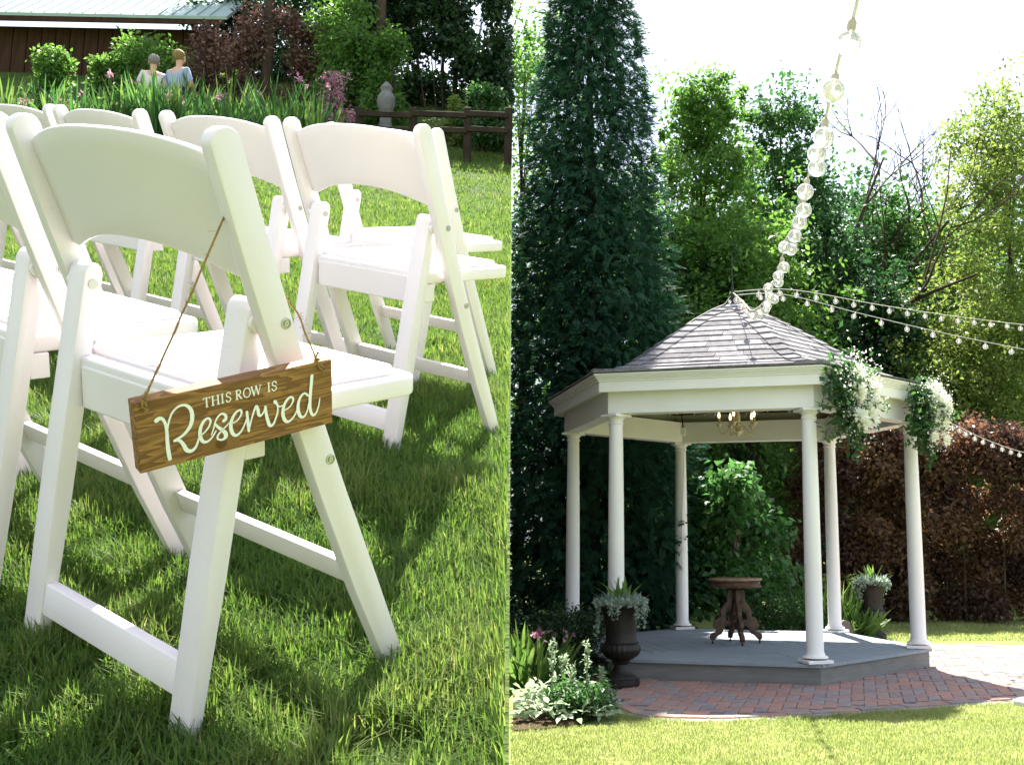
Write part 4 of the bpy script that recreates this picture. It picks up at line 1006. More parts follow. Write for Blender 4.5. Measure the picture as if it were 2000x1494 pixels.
s2 = catmull([FIN+Vector((.02, 0, .02)), at(1547, 566, 11.9), at(1721, 596, 12.6), at(1869, 618, 13.2), at(2020, 636, 13.9), at(2120, 640, 14.5)], 10)
light_string(s2, .032, .29, 'upper of two bulb strings running from the roof peak towards the right-hand trees', .35, .004, seed=2, wob=.15)
s3 = catmull([FIN+Vector((.02, 0, -.02)), at(1530, 575, 11.2), at(1679, 612, 11.0), at(1832, 648, 10.8), at(2010, 684, 10.6), at(2120, 700, 10.5)], 10)
light_string(s3, .028, .27, 'lower of two bulb strings running from the roof peak towards the right-hand trees', .3, .004, seed=3, wob=.15)
s4 = catmull([world_hex(0, 2.05, CT+.12), at(1870, 832, 12.0), at(1935, 862, 12.8), at(2010, 885, 13.6), at(2100, 890, 14.5)], 8)
light_string(s4, .028, .26, 'short bulb string hung from the right-hand corner across the copper hedge', .25, .004, seed=4, wob=.15)
def roof_path(k, u, tmax): return [GC+Matrix.Rotation(GRZ, 3, 'Z') @ face_pt(k, t, u, .045) for t in np.linspace(.06, tmax, 10)]
light_string([FIN]+roof_path(3, .85, .34), .02, .16, 'thin bulb string lying down the left slope of the gazebo roof', .1, .004, seed=5)
light_string([FIN]+roof_path(5, .75, .42), .02, .30, 'thin bulb string lying down the right slope of the gazebo roof', .2, .004, seed=6)
# fairy lights under the eaves
fl = MB(); fb = []
for k in (1, 2, 3):
    a, b = world_hex(k, 1.70, CT+.40), world_hex(k+1, 1.70, CT+.40); pth = [a.lerp(b, t)-Vector((0, 0, .055*abs(math.sin(t*9.4)))) for t in np.linspace(0, 1, 40)]
    fl.tube([p-GC for p in pth], .003, 4); fb += [p for i, p in enumerate(pth) if i % 3 == 0]
fr_ = empty('fairy_lights', GC, label='thin strand of tiny fairy lights looped under the gazebo ceiling', cat='fairy lights')
fl.obj('wire', WIRE, fr_)
sm = MB().ball((0, 0, 0), .011, 8, 6, (.7, .7, 1.3)).mesh('mini_bulb', smooth=True); sm.materials.append(mat('mini_bulb_white', (.85, .83, .76), .3, .5))
for p in fb: link('mini_bulb', sm, None, fr_, p-GC+Vector((0, 0, -.012)))

# ------------------------------------------------------------------ the big conifer beside the gazebo
def right_of_bank(P, gap=.02):       # foliage that stays clear of the bank and its wall
    P = np.asarray(P); return P[:, 0] > -(200/F_PX)*(P[:, 1]*CP+(P[:, 2]-H)*SP)+gap
def conifer(base, height, r0, label, seed, n_spray):
    r = np.random.default_rng(seed); root = empty('conifer_tree', base, label=label, cat='tree'); base = np.array(base)
    MB().tube([(0, 0, -.1), (.02, 0, height*.3), (-.02, .02, height*.7), (0, 0, height)], [.16, .11, .035, .008], 9).obj('trunk', BARK, root, smooth=True)
    h = .2+(height-.2)*(1-r.random(n_spray)**.64); h = np.clip(h, .15, height)
    t = h/height; a = r.random(n_spray)*2*math.pi
    env = r0*(1-t)**.74*np.clip(.80+t*2.5, 0, 1)
    lump = 1+.30*(vnoise(a*2.6+30, h*1.5, 1.0, 8)-.5)+.24*(vnoise(a*6+9, h*3.2, 1.0, 18)-.5)
    rad = env*lump*(1-.85*r.random(n_spray)**1.6)
    hole = vnoise(a*5, h*2.1, 1, 77) > .20
    P = np.stack([rad*np.cos(a), rad*np.sin(a), h+.14*r.normal(size=n_spray)], 1)
    k = hole & right_of_bank(P+base, .03); P, a, t = P[k], a[k], t[k]; n = len(P)
    out = np.stack([np.cos(a), np.sin(a), np.zeros(n)], 1)
    d = unit(out*.75+r.normal(size=(n, 3))*.38+np.stack([np.zeros(n), np.zeros(n), r.uniform(-.75, .35, n)], 1))      # frond axis
    nn = unit(np.cross(d, unit(np.cross(d, out+np.array([0, 0, .6])+r.normal(size=(n, 3))*.4)))); w = np.cross(nn, d)
    L_ = r.uniform(.12, .24, n)*(1-.25*t); V = []; nl = 11
    for j in range(nl):
        if j == nl-1: s, ang, ll = .62, 0, .5
        else: s = .08+.10*(j//2)*1.05; ang = (1 if j % 2 else -1)*R_(48-3*(j//2)); ll = .42*(1-.55*s)
        c = P+d*(L_*s)[:, None]-np.array([0, 0, 1])*(L_*.18*s*s)[:, None]
        dd = d*math.cos(ang)+w*math.sin(ang)-np.array([0, 0, .22]); ww = np.cross(nn, dd); l2 = (L_*ll)[:, None]
        V += [c, c+dd*l2*.45+ww*l2*.13, c+dd*l2, c+dd*l2*.45-ww*l2*.13]
    V = np.stack(V, 1).reshape(-1, 3); Fc = np.arange(n*nl*4).reshape(-1, 4)
    rn = .6*r.random(n)+.25*t+.15*r.random(n)
    big_mesh('crown', V, Fc, CONIF, root, np.repeat(np.clip(rn, 0, 1), nl))
    return root
cb = at(1150, 1200, 14.6); cb.z = 0
conifer(cb, 11.8, 1.72, 'tall dark conical evergreen standing against the bank behind the gazebo', 91, 38000)
# deciduous trees beyond the garden
def tree_px(name, px, top, width, Y, m, label, lo=.18, n=13000, leaf=.10, seed=0, top_pow=1.3, nc=60, tr=.10, keep=None, group='trees beyond the garden', clump=.34, thick=.75):
    b = at(px, 1000, Y); h = at(px, top, Y).z; return tree(name, (b.x, Y, 0), h, width/2/F_PX*Y, lo, m, BARK, label, group=group, n_clump=nc, n_leaf=n, leaf=leaf, seed=seed, top_pow=top_pow, trunk_r=tr, keep=keep, clump=clump, thick=thick)
tree_px('leafy_tree', 1012, 60, 260, 23, LIME, 'bright green tree showing past the edge of the tall evergreen', .25, 12000, .13, 101, keep=right_of_bank)
tree_px('leafy_tree', 1378, 170, 270, 20, LIME, 'airy lime-green tree right next to the tall evergreen', .22, 34000, .11, 102, 2.2, 120, .085, clump=.24, thick=.95)
tree_px('leafy_tree', 1542, 195, 250, 22, MIDG, 'narrow pointed mid-green tree behind the roof peak', .08, 32000, .125, 103, 1.6, 110, clump=.30)
tree_px('leafy_tree', 1468, 440, 360, 18.5, LIME, 'low spreading light green tree just behind the gazebo roof', .15, 24000, .11, 104, 2.2, 80, clump=.24)
tree_px('leafy_tree', 1630, 370, 300, 22.5, DARKG, 'dark leafy tree behind the hanging globe bulbs', .06, 26000, .12, 105, 2.2, 90, clump=.25)
tree_px('leafy_tree', 1745, 405, 330, 24, MIDG, 'mid-green tree whose crown stands before the bare tree', .06, 26000, .125, 106, 2.4, 90, clump=.24)
tree_px('leafy_tree', 1875, 420, 360, 25.5, MIDG, 'rounded mid-green tree between the bare tree and the yellow-green one', .06, 24000, .13, 107, 2.4, 90, clump=.24)
tree_px('leafy_tree', 2000, 215, 400, 22, YELG, 'tall yellow-green tree standing over the end of the copper hedge', .10, 62000, .10, 108, 2.6, 170, clump=.22)
tree_px('leafy_tree', 1725, 545, 380, 21.5, DARKG, 'low dark tree directly above the copper hedge', .06, 24000, .11, 109, 2.2, 80, clump=.24)
tree_px('leafy_tree', 1325, 470, 300, 19.5, MIDG, 'shaded mid-green tree between evergreen and gazebo roof', .05, 22000, .12, 110, 2.0, 80, clump=.25)
tree_px('leafy_tree', 1915, 600, 330, 20.5, YELG, 'small yellow-green tree leaning over the copper hedge', .2, 20000, .09, 111, 2.2, 80, clump=.23)
for q_, (px_, w_) in enumerate(((1230, 460), (1430, 460), (1640, 480), (1850, 480), (2060, 460))):
    tree_px('background_tree', px_, 395+45*(q_ % 2), w_, 30, MIDG, 'dark tree in the shaded belt of woodland behind the garden', .02, 27000, .19, 120+q_, 3.0, 110, group='dark trees of the woodland belt', clump=.24)
# bare tree
def bare_tree(base, height, label, seed):
    r = np.random.default_rng(seed); root = empty('bare_tree', base, label=label, cat='tree'); tk = MB(); tw_ = MB()
    def grow(p, d, l, rad, lev):
        path = [p]; rads = [rad]; q = p.copy(); dd = d.copy()
        for i in range(4):
            dd = (dd+Vector(r.normal(size=3)*.13)+Vector((0, 0, .05))).normalized(); q = q+dd*l/4; path.append(q.copy()); rads.append(rad*(1-.18*(i+1)))
        (tk if lev < 2 else tw_).tube(path, rads, 6 if lev < 2 else 3, cap=False)
        if lev >= 4: return
        for i in range(3 if lev else 6):
            s = r.uniform(.35, 1); j = min(3, int(s*4)); nd = (dd+Vector(r.normal(size=3)*.62)).normalized(); nd.z = abs(nd.z)*.6+.25*nd.z+.2
            grow(path[j].lerp(path[j+1], s*4-j if s < 1 else 1), nd.normalized(), l*r.uniform(.5, .72), max(rad*.5, .011), lev+1)
    grow(Vector((0, 0, -.1)), Vector((0, 0, 1)), height*.60, .15, 0)
    tk.obj('trunk', BARK, root, smooth=True); tag(tw_.obj('twigs', BARK, root), kind='stuff')
bt = at(1650, 1000, 23.2); bare_tree((bt.x, 23.2, 0), at(1650, 150, 23.2).z, 'leafless grey tree with bare twigs against the sky', 5)

# copper hedge, shrubs and beds round the gazebo
hb = at(1800, 1200, 16.8)
def hedge(name, x0, x1, y, depth, h, m, label, n_leaf, leaf, seed, step=.42, cat='hedge'):
    r = np.random.default_rng(seed); bx = []
    for x in np.arange(x0, x1, step):
        for z in np.arange(.25, h, .42):
            bx.append((x-(x0+x1)/2+r.uniform(-.2, .2), r.uniform(-depth/2, depth/2), z+r.uniform(-.15, .15), r.uniform(.26, .44), r.uniform(.26, .4), r.uniform(.24, .42)))
        bx.append((x-(x0+x1)/2, r.uniform(-.2, .2), h+r.uniform(-.35, .25), .28, .28, .36))
    return bush(name, ((x0+x1)/2, y, 0), bx, m, label, cat, None, n_leaf, leaf, seed, thick=.7)
hedge('copper_hedge', at(1560, 1, 16.8).x, at(2090, 1, 16.8).x, 16.9, .8, at(1800, 850, 16.8).z, COPP, 'tall copper-purple leafed hedge behind the lawn', 70000, .085, 201, .34)
lp = at(1455, 1200, 14.4)
bx = clumps_in(.62, .45, 2.35, 26, .36, 7); bush('broad_leaf_shrub', (lp.x, 14.5, 0), bx, LILAC, 'glossy bright green broad-leaved shrub behind the pedestal table', n_leaf=5200, leaf=.13, seed=202, thick=.8, aspect=.6, droop=.8)
bx = clumps_in(.5, .3, 1.5, 12, .32, 17); bush('broad_leaf_shrub', (at(1300, 1200, 14.8).x, 14.9, 0), bx, DARKG, 'shaded dark green shrub between the rear columns', n_leaf=3200, leaf=.10, seed=212, thick=.8)
bp_ = at(1530, 1235, 13.75); bx = clumps_in(.55, .18, .62, 22, .2, 8); bush('box_hedge', (bp_.x, 14.0, 0), bx, MIDG, 'low clipped box hedge along the back of the deck', 'hedge', n_leaf=7000, leaf=.035, seed=203)
bx = clumps_in(.42, .36, .72, 26, .22, 9); yb = at(1075, 1330, 9.9); bush('yew_shrub', (yb.x, 10.15, 0), bx, YEW, 'dark rounded yew shrub beside the left end of the deck', n_leaf=9000, leaf=.034, seed=204, keep=right_of_bank)
bx = clumps_in(.30, .3, .40, 14, .17, 19); bush('yew_shrub', (at(1010, 1330, 10.3).x+.05, 10.9, 0), bx, YEW, 'small dark shrub at the foot of the stone wall, behind the yew', n_leaf=4000, leaf=.034, seed=214, keep=right_of_bank)
bx = clumps_in(.16, .12, .2, 8, .09, 29); bush('ground_cover_plant', (at(1150, 1330, 9.4).x, 9.5, 0), bx, MIDG, 'low green ground-cover plant at the deck corner by the urn', 'plant', n_leaf=1500, leaf=.03, seed=224)
def strap_plant(name, loc, n, h, w, m, label, seed, spread=.12, cat='plant', group=None, lean=.45, keep=None, flower=None):
    r = np.random.default_rng(seed); root = empty(name, loc, label=label, cat=cat, group=group); a = r.random(n)*6.283; q = spread*np.sqrt(r.random(n))
    P = np.stack([q*np.cos(a), q*np.sin(a), np.zeros(n)], 1); az = None
    nrm = unit(np.stack([np.cos(a)*.35, np.sin(a)*.35, np.ones(n)], 1)+r.normal(size=(n, 3))*.12)
    blade_mesh('leaf', P, nrm, h*r.uniform(.6, 1.15, n), w*r.uniform(.7, 1.2, n), m, root, lean=lean, r=r, seg=4, bend=.55)['kind'] = 'stuff'
    if flower:
        pts = []; tb = MB()
        for i in range(flower[0]):
            x = r.normal(size=2)*spread*.8; tb.tube([(x[0]*.3, x[1]*.3, 0), (x[0], x[1], h*flower[2])], .004, 5); pts.append((x[0], x[1], h*flower[2]))
        tb.obj('flower_stem', HOST, root)
        pts = np.array(pts); pp = np.repeat(pts, 9, 0)+r.normal(size=(len(pts)*9, 3))*flower[3]
        leaf_cloud('flower', pp, flower[4], flower[1], root, aspect=.7, r=r)
    return root
hp = at(1650, 1240, 14.0)
strap_plant('daylily_plant', (hp.x-.05, 14.25, 0), 150, .75, .045, HOST, 'tall strappy daylily clump between rear column and urn', 301, .28, flower=(6, YELG, 1.0, .03, .06))
strap_plant('hosta_plant', (at(1675, 1240, 13.9).x, 13.95, 0), 120, .42, .07, HOST, 'low pale hosta at the foot of the rear urn', 302, .22, lean=.9)
strap_plant('daylily_plant', (at(1597, 1240, 14.1).x, 14.35, 0), 90, .7, .035, HOST, 'strappy green clump showing between the two close columns', 303, .16)
MB().prism([(-.11, 0), (.12, 0), (.09, .12), (.05, .24), (-.02, .27), (-.09, .2)], .14, Matrix.Translation((at(1652, 1237, 13.6).x, 13.62, 0)) @ Matrix.Rotation(math.pi/2, 4, 'X')).obj('garden_stone', STONE, None, bevel=.02, seg=2)
tag(bpy.data.objects['garden_stone'], 'upright grey stone by the rear column of the gazebo', 'stone')
# front-left bed
bed = MB(); bp2 = [ground_at(*p, .003) for p in ((1002, 1425), (1060, 1422), (1130, 1412), (1180, 1395), (1190, 1375), (1165, 1345), (1150, 1322), (1003, 1300))]; bed.add(bp2, [tuple(range(len(bp2)))]); tag(bed.obj('planting_bed', SOIL), kind='structure')
def sage_plant(loc, n, label, seed, rx=.3, spikes=0, leaf=.10, group=None):
    r = np.random.default_rng(seed); root = empty('lambs_ear_plant', loc, label=label, cat='plant', group=group); P = []; O = []
    for i in range(n):
        a = r.random()*6.283; q = rx*math.sqrt(r.random()); h = .05+.20*(1-(q/rx)**2)*r.uniform(.5, 1.1); P.append((q*math.cos(a), q*math.sin(a)*.8, h*r.uniform(.35, 1))); O.append((math.cos(a)*.6, math.sin(a)*.6, .25))
    P = np.array(P); O = np.array(O); k = right_of_bank(P+np.array(loc), .05); P, O = P[k], O[k]; n = len(P)
    # broad soft leaves, six-sided
    nn = unit(r.normal(size=(n, 3))*.45+np.array([0, 0, 1.0])+O*.4); d = unit(O+r.normal(size=(n, 3))*.5+np.array([0, 0, .35])); d = unit(d-nn*np.sum(d*nn, 1, keepdims=True)*.8); w = np.cross(nn, d); L_ = (leaf*r.uniform(.55, 1.15, n))[:, None]
    V = np.stack([P, P+d*L_*.3+w*L_*.17+nn*L_*.05, P+d*L_*.7+w*L_*.15+nn*L_*.04, P+d*L_-nn*L_*.12, P+d*L_*.7-w*L_*.15+nn*L_*.04, P+d*L_*.3-w*L_*.17+nn*L_*.05], 1).reshape(-1, 3)
    tag(big_mesh('leaf', V, np.arange(n*6).reshape(n, 6), SAGE, root, r.random(n)), kind='stuff')
    if spikes:
        for (x, y, h) in spikes:
            tb = MB(); top = Vector((x+r.normal()*.02, y, h)); tb.tube([(x, y, 0), (x, y, h*.5), top], [.007, .006, .003], 6); st = tb.obj('flower_spike', MATS['silver_green_leaves'], root)
            pp = []
            for j in range(9):
                z = h*(.35+.65*j/8); m_ = 12 if j > 3 else 5
                for _ in range(m_): pp.append((x+r.normal()*.011, y+r.normal()*.011, z+r.normal()*.009))
            leaf_cloud('spike_leaf', np.array(pp), .036, SAGE, st, aspect=.5, r=r, droop=-.3)
    return root
sp1 = ground_at(1080, 1400); sage_plant((sp1.x, sp1.y+.05, 0), 420, 'silvery lamb\'s ear with flower spikes at the lawn edge', 401, .42, [(-.02, .1, .52), (.13, .12, .34), (.24, .12, .50), (.06, .22, .40)], .115)
sp2 = ground_at(1020, 1390); sage_plant((sp2.x, sp2.y, 0), 240, 'silvery lamb\'s ear clump against the foot of the bank wall', 402, .34, 0, .12)
sp3 = ground_at(1150, 1380); sage_plant((sp3.x-.02, sp3.y+.02, 0), 200, 'silvery lamb\'s ear spreading onto the corner of the brick edging', 403, .22, [(.12, .05, .28)], .08)
bx = clumps_in(.2, .12, .26, 12, .1, 39); bush('bedding_plant', (ground_at(1130, 1400).x, ground_at(1130, 1400).y, 0), bx, MIDG, 'small glossy green bedding plant in front of the lamb\'s ear', 'plant', n_leaf=1600, leaf=.04, seed=234)
lh = ground_at(1035, 1345); strap_plant('lily_plant', (lh.x-.02, lh.y+.25, 0), 130, .46, .05, HOST, 'bright green lily clump with pink buds beside the yew', 304, .24, flower=(5, PINK, .95, .02, .05))
strap_plant('lily_plant', (at(1008, 1050, 9.6).x+.06, 9.9, 0), 9, .75, .05, HOST, 'slim lily stem reaching up beside the stone wall', 305, .05, lean=.5)
for o in scene.objects:
    if o.name.split('.')[0] in ('foliage', 'crown', 'greenery', 'small_blossom', 'trailing_leaf', 'trailing_blossom', 'strand_leaf', 'silver_leaf', 'spiky_leaf', 'spike_leaf', 'flower', 'trailing_stem'): o['kind'] = 'stuff'

# ------------------------------------------------------------------ the garden at the top of the bank
def bank_pt(px, Y):
    x = (px-PX)/F_PX*Y
    for _ in range(6):
        z = float(zbank(x, Y)); x = (px-PX)/F_PX*(Y*CP+(z-H)*SP)
    return Vector((x, Y, z))
def top_h(px, py, Y): return at(px, py, Y).z-bank_pt(px, Y).z
def left_of_edge(P): P = np.asarray(P); return ~right_of_bank(P, -.01)
# barn
YB = 17.6; bl, brr = bank_pt(-260, YB), bank_pt(415, YB+.25); ez = at(200, 52, YB+.1).z
barn = empty('barn', (bl.x, YB, bl.z-.4), math.atan2(brr.y-bl.y, brr.x-bl.x), label='dark brown timber barn with a pale teal metal roof above the flower border', cat='barn')
BLn = (brr.xy-bl.xy).length; bh = ez-(bl.z-.4)
wl = MB().box((BLn/2, 2.0, bh/2), (BLn, 4.0, bh)).obj('wall', BARNW, barn)
pm = MB().box((0, 0, 0), (.235, .03, bh-.05)).mesh('plank', bevel=.006, seg=1); pm.materials.append(BARNW)
for i in range(int(BLn/.25)): link('plank', pm, None, wl, (.13+.25*i, -.016+random.uniform(-.005, .005), bh/2))
rs_ = MB(); ov = .45; rp = [(-.3, -ov, bh-.02), (BLn+.35, -ov, bh-.02), (BLn+.35, 2.4, bh+2.35), (-.3, 2.4, bh+2.35)]
rs_.hexa([Vector(p) for p in rp], [Vector(p)+Vector((0, -.02, .05)) for p in rp]); rf = rs_.obj('roof', METALR, barn)
for i in range(int((BLn+.6)/.22)):
    x = -.28+.22*i; MB().hexa([(x-.012, -ov-.002, bh+.03), (x+.012, -ov-.002, bh+.03), (x+.012, 2.38, bh+2.37), (x-.012, 2.38, bh+2.37)], [(x-.008, -ov-.012, bh+.062), (x+.008, -ov-.012, bh+.062), (x+.008, 2.36, bh+2.42), (x-.008, 2.36, bh+2.42)]).obj('roof_seam', METALR, rf)
MB().box((BLn/2, -ov+.02, bh-.06), (BLn+.6, .03, .10)).obj('fascia', BARNW, barn)
# shrubs
def bank_bush(name, px, Y, top, wpx, m, label, n, leaf, seed, cat='shrub', group=None, base_py=None, nc=16):
    p = bank_pt(px, Y); h = top_h(px, top, Y); w = wpx/F_PX*Y/2; q = np.random.default_rng(seed); bx = []
    for i in range(nc):
        z = q.uniform(.12, 1)*h*.92; a = q.uniform(-1, 1)*w*.75*min(1, 1.25-z/h*.5); r = min(w*.45, h*.3)*q.uniform(.7, 1.2); bx.append((a, q.uniform(-.4, .4)*w*.6, z-r*.3, r, r, r))
    return bush(name, p, bx, m, label, cat, group, n, leaf, seed, thick=.8, keep=left_of_edge)
bank_bush('round_shrub', 85, 15.6, 92, 120, LIME, 'rounded light green shrub against the barn wall', 3200, .075, 501)
bank_bush('round_shrub', 205, 15.8, 100, 90, LIME, 'small light green shrub touching the taller one by the barn', 2200, .075, 502)
bank_bush('round_shrub', 285, 15.9, 70, 170, LIME, 'taller light green shrub behind the two seated people', 4600, .075, 503)
bank_bush('smoke_bush', 440, 16.4, -10, 180, BROWNP, 'brownish-pink smoke bush at the corner of the barn', 6500, .075, 504)
bank_bush('smoke_bush', 590, 16.7, 15, 130, BROWNP, 'smaller brownish-pink bush beyond the dark tree trunk', 3500, .075, 505)
bank_bush('lime_shrub', 680, 16.2, -30, 210, LIME, 'tall bright lime shrub in front of the dark hedge', 7500, .085, 506, nc=24)
bank_bush('lime_shrub', 748, 15.9, 60, 110, LIME, 'drooping lime-green shrub above the stone ornament', 3600, .08, 507)
bank_bush('flowering_shrub', 655, 15.3, 128, 80, PINK, 'pink and white blossoming bush in the border', 900, .06, 508)
bank_bush('low_shrub', 945, 14.6, 165, 110, MIDG, 'low leafy green shrub behind the rail fence', 3000, .08, 509)
bank_bush('low_shrub', 880, 14.8, 178, 70, YELG, 'small yellow-green shrub at the end of the rail fence', 1600, .07, 510)
def bank_hedge(px0, px1, Y, top, m, label, n, seed, leaf=.11):
    r = np.random.default_rng(seed); a, b = bank_pt(px0, Y), bank_pt(px1, Y); c = (a+b)/2; h = top_h((px0+px1)/2, top, Y); bx = []
    for t in np.linspace(0, 1, max(4, int((b-a).length/.36))):
        p = a.lerp(b, t)-c
        for z in np.arange(.15, h+.2, .42): bx.append((p.x+r.uniform(-.15, .15), r.uniform(-.35, .35), p.z+z+r.uniform(-.12, .12)+(r.uniform(-.3, .4) if z > h-.3 else 0), r.uniform(.28, .42), r.uniform(.28, .42), r.uniform(.28, .42)))
    return bush('dark_hedge', c-Vector((0, 0, .8)), [(x, y, z+.8, q1, q2, q3) for x, y, z, q1, q2, q3 in bx], m, label, 'hedge', None, n, leaf, seed, thick=.9, keep=left_of_edge)
bank_hedge(395, 745, 18.4, -150, DARKG, 'dark leafy hedge behind the smoke bushes', 24000, 520)
bank_hedge(735, 1012, 17.2, -130, YEW, 'near-black evergreen hedge behind the rail fence', 30000, 521)
# trunks
for px_, Y_, lab in ((517, 16.5, 'slim dark tree trunk standing between the two smoke bushes'), (737, 16.3, 'dark tree trunk rising behind the pale stone ornament')):
    p = bank_pt(px_, Y_); h = top_h(px_, -160, Y_); t = empty('garden_tree', p, label=lab, cat='tree')
    MB().tube([(0, 0, -.1), (.02, 0, h*.4), (-.03, 0, h*.8), (.02, .05, h)], [.10, .085, .075, .06], 9).obj('trunk', BARK, t, smooth=True)
    q = np.random.default_rng(int(px_)); P, d, _ = shell_points([(0, 0, h+.3), (.5, .2, h+.2), (-.5, .1, h+.35)], [(.6, .6, .4)]*3, 1800, q); P = P[left_of_edge(P+np.array(p))]; leaf_cloud('crown', P, .11, DARKG, t, r=q)['kind'] = 'stuff'
# flower border of iris and other strap leaves
qr = np.random.default_rng(44)
for i in range(34):
    px_ = 8+i*18.5+qr.uniform(-6, 6); Y_ = 14.3+qr.uniform(-.3, .9); p = bank_pt(px_, Y_); top = qr.uniform(165, 205) if i % 4 else qr.uniform(138, 160)
    m_ = (HOST, LILAC, MIDG)[i % 3]; h = max(.35, top_h(px_, top, Y_))
    fl_ = (4, PINK, 1.0, .022, .055) if i % 5 == 2 else ((3, YELG, 1.0, .02, .05) if i % 7 == 3 else None)
    strap_plant('border_plant', p, 46, h*.95, .034, m_, ('upright iris clump with pink flowers in the border below the barn' if i % 5 == 2 else 'upright iris clump with yellow flowers in the border below the barn' if i % 7 == 3 else 'upright green iris clump without flowers in the border below the barn'), 600+i, .16, group='iris clumps in the flower border', lean=.22, flower=fl_)
for i, px_ in enumerate((276, 300, 322, 350)):
    p = bank_pt(px_, 14.6); strap_plant('border_plant', p, 50, top_h(px_, 150+6*(i % 2), 14.6), .036, (LILAC, HOST)[i % 2], 'upright green iris clump without flowers in the border below the barn', 660+i, .15, group='iris clumps in the flower border', lean=.3)
# rail fence, path, stone ornament
fe = empty('rail_fence', bank_pt(912, 13.9), label='dark wooden post-and-rail fence at the edge of the upper lawn', cat='fence'); fo = bank_pt(912, 13.9)
for px_ in (700, 805, 912, 992):
    p = bank_pt(px_, 13.9)-fo; MB().box((p.x, 0, p.z+top_h(px_, 212, 13.9)/2-.05), (.10, .10, top_h(px_, 212, 13.9)+.1)).obj('post', FENCEW, fe, bevel=.01, seg=1)
for py_ in (222, 252):
    for a_, b_ in ((700, 805), (805, 912), (912, 992)):
        A, B = at(a_, py_, 13.84)-fo, at(b_, py_+4, 13.84)-fo; MB().hexa([(A.x, A.y-.02, A.z-.04), (B.x, B.y-.02, B.z-.04), (B.x, B.y+.02, B.z-.04), (A.x, A.y+.02, A.z-.04)], [(A.x, A.y-.02, A.z+.04), (B.x, B.y-.02, B.z+.04), (B.x, B.y+.02, B.z+.04), (A.x, A.y+.02, A.z+.04)]).obj('rail', FENCEW, fe, bevel=.006, seg=1)
gp = MB(); V = []
for px_ in np.linspace(660, 800, 8):
    for Y_ in (14.2, 14.9): p = bank_pt(px_, Y_); V.append((p.x, p.y, p.z+.012))
gp.add(V, [(2*i, 2*i+2, 2*i+3, 2*i+1) for i in range(7)]); tag(gp.obj('garden_path', PATHM), kind='structure')
so = bank_pt(752, 15.2); st = empty('stone_ornament', so, label='pale grey stone garden ornament in front of the dark trunk', cat='ornament')
PALE = mat('pale_stone', (.20, .20, .20), .9, .2, col2=(.11, .11, .11), scale=8, bump=.4)
MB().lathe([(.16, 0), (.16, .08), (.10, .10), (.08, .35), (.11, .40)], 16).obj('pedestal', PALE, st, smooth=True); MB().lathe([(.09, .40), (.14, .5), (.13, .62), (.08, .70), (.10, .76), (.03, .86)], 16).obj('urn_top', PALE, st, smooth=True)
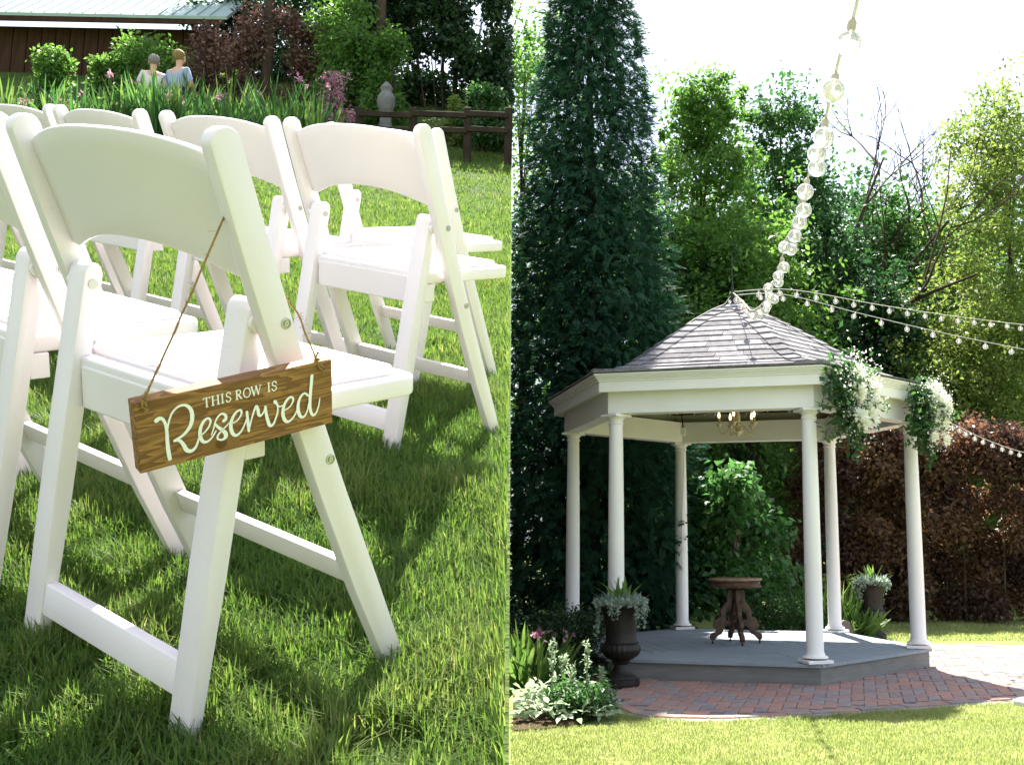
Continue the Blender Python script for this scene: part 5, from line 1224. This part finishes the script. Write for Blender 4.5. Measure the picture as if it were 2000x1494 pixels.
# two people sitting among the plants
def person(px, head_py, Y, shirt, hair, label, face, seed):
    p = bank_pt(px, Y); head = at(px, head_py, Y); hz = head.z-p.z
    root = empty('person', p, face, label=label, cat='person', group='people sitting behind the flower border')
    k = hz/1.17
    def skin(name, vs, es, rad, m, par):
        me = bpy.data.meshes.new(name); me.from_pydata([(x*k, y*k, z*k) for x, y, z in vs], es, []); o = link(name, me, m, par)
        md = o.modifiers.new('skin', 'SKIN'); sv = me.skin_vertices[0].data
        for v, r in zip(sv, rad): v.radius = (r*k, r*k) if not isinstance(r, tuple) else (r[0]*k, r[1]*k)
        sv[0].use_root = True; md.use_smooth_shade = True; sb = o.modifiers.new('sub', 'SUBSURF'); sb.levels = 2; sb.render_levels = 2; return o
    vs = [(0, 0, .46), (0, -.01, .68), (0, 0, .90), (0, .0, .985), (0, .015, 1.06), (0, .03, 1.17), (0, .03, 1.27),
          (.17, 0, .92), (.25, .04, .68), (.17, .24, .58), (.13, .31, .56), (-.17, 0, .92), (-.25, .04, .68), (-.17, .24, .58), (-.13, .31, .56),
          (.10, .02, .45), (.13, .42, .46), (.13, .44, .06), (.13, .58, .03), (-.10, .02, .45), (-.13, .42, .46), (-.13, .44, .06), (-.13, .58, .03)]
    es = [(0, 1), (1, 2), (2, 3), (3, 4), (4, 5), (5, 6), (2, 7), (7, 8), (8, 9), (9, 10), (2, 11), (11, 12), (12, 13), (13, 14), (0, 15), (15, 16), (16, 17), (17, 18), (0, 19), (19, 20), (20, 21), (21, 22)]
    rad = [.14, .13, (.12, .10), .05, .055, (.082, .10), .05, .06, .045, .035, .035, .06, .045, .035, .035, .09, .065, .045, .04, .09, .065, .045, .04]
    body = skin('body', vs, es, rad, SKIN, root)
    skin('shirt', [vs[i] for i in (0, 1, 2, 7, 8, 11, 12)], [(0, 1), (1, 2), (2, 3), (3, 4), (2, 5), (5, 6)], [.155, .15, (.14, .118), .075, .058, .075, .058], shirt, root)
    skin('trousers', [vs[i] for i in (0, 15, 16, 17, 19, 20, 21)], [(0, 1), (1, 2), (2, 3), (0, 4), (4, 5), (5, 6)], [.15, .10, .075, .055, .10, .075, .055], JEANS, root)
    hm = MB().ball((0, -.012*k, 1.215*k), .108*k, 16, 10, (.95, 1.02, 1.0)); hm.obj('hair', hair, root, smooth=True)
    fm = MB(); fm.ball((0, .138*k, 1.165*k), .016*k, 8, 6, (.8, 1.2, 1.2)); fm.obj('nose', SKIN, root, smooth=True)
    for s_ in (-1, 1): MB().ball((s_*.036*k, .118*k, 1.185*k), .011*k, 8, 6).obj('eye', BLACK, root, smooth=True); MB().ball((s_*.088*k, .03*k, 1.17*k), .022*k, 8, 6, (.5, 1, 1.4)).obj('ear', SKIN, root, smooth=True)
    MB().ball((0, .122*k, 1.12*k), .02*k, 8, 6, (1.1, .4, .35)).obj('mouth', mat('lips', (.4, .16, .13), .5), root, smooth=True)
    return root
p1 = person(293, 122, 15.2, SHIRTW, HAIRG, 'seated person in a white shirt among the border plants', R_(25), 1)
p2 = person(342, 114, 15.25, SHIRTB, HAIRB, 'seated blond person in a pale blue shirt among the border plants', R_(-18), 2)
bq = bank_pt(318, 15.25); bn = empty('garden_bench', bq, label='plain dark wooden bench under the two seated people', cat='bench')
hz_ = (p2.matrix_basis.translation.z*0)+.36
MB().box((0, 0, .33), (1.0, .34, .05)).obj('seat', FENCEW, bn, bevel=.006, seg=1)
for sx in (-.42, .42):
    for sy in (-.12, .12): MB().box((sx, sy, .14), (.06, .06, .34)).obj('leg', FENCEW, bn)
for o in scene.objects:
    if o.name.split('.')[0] in ('foliage', 'flower'): o['kind'] = 'stuff'
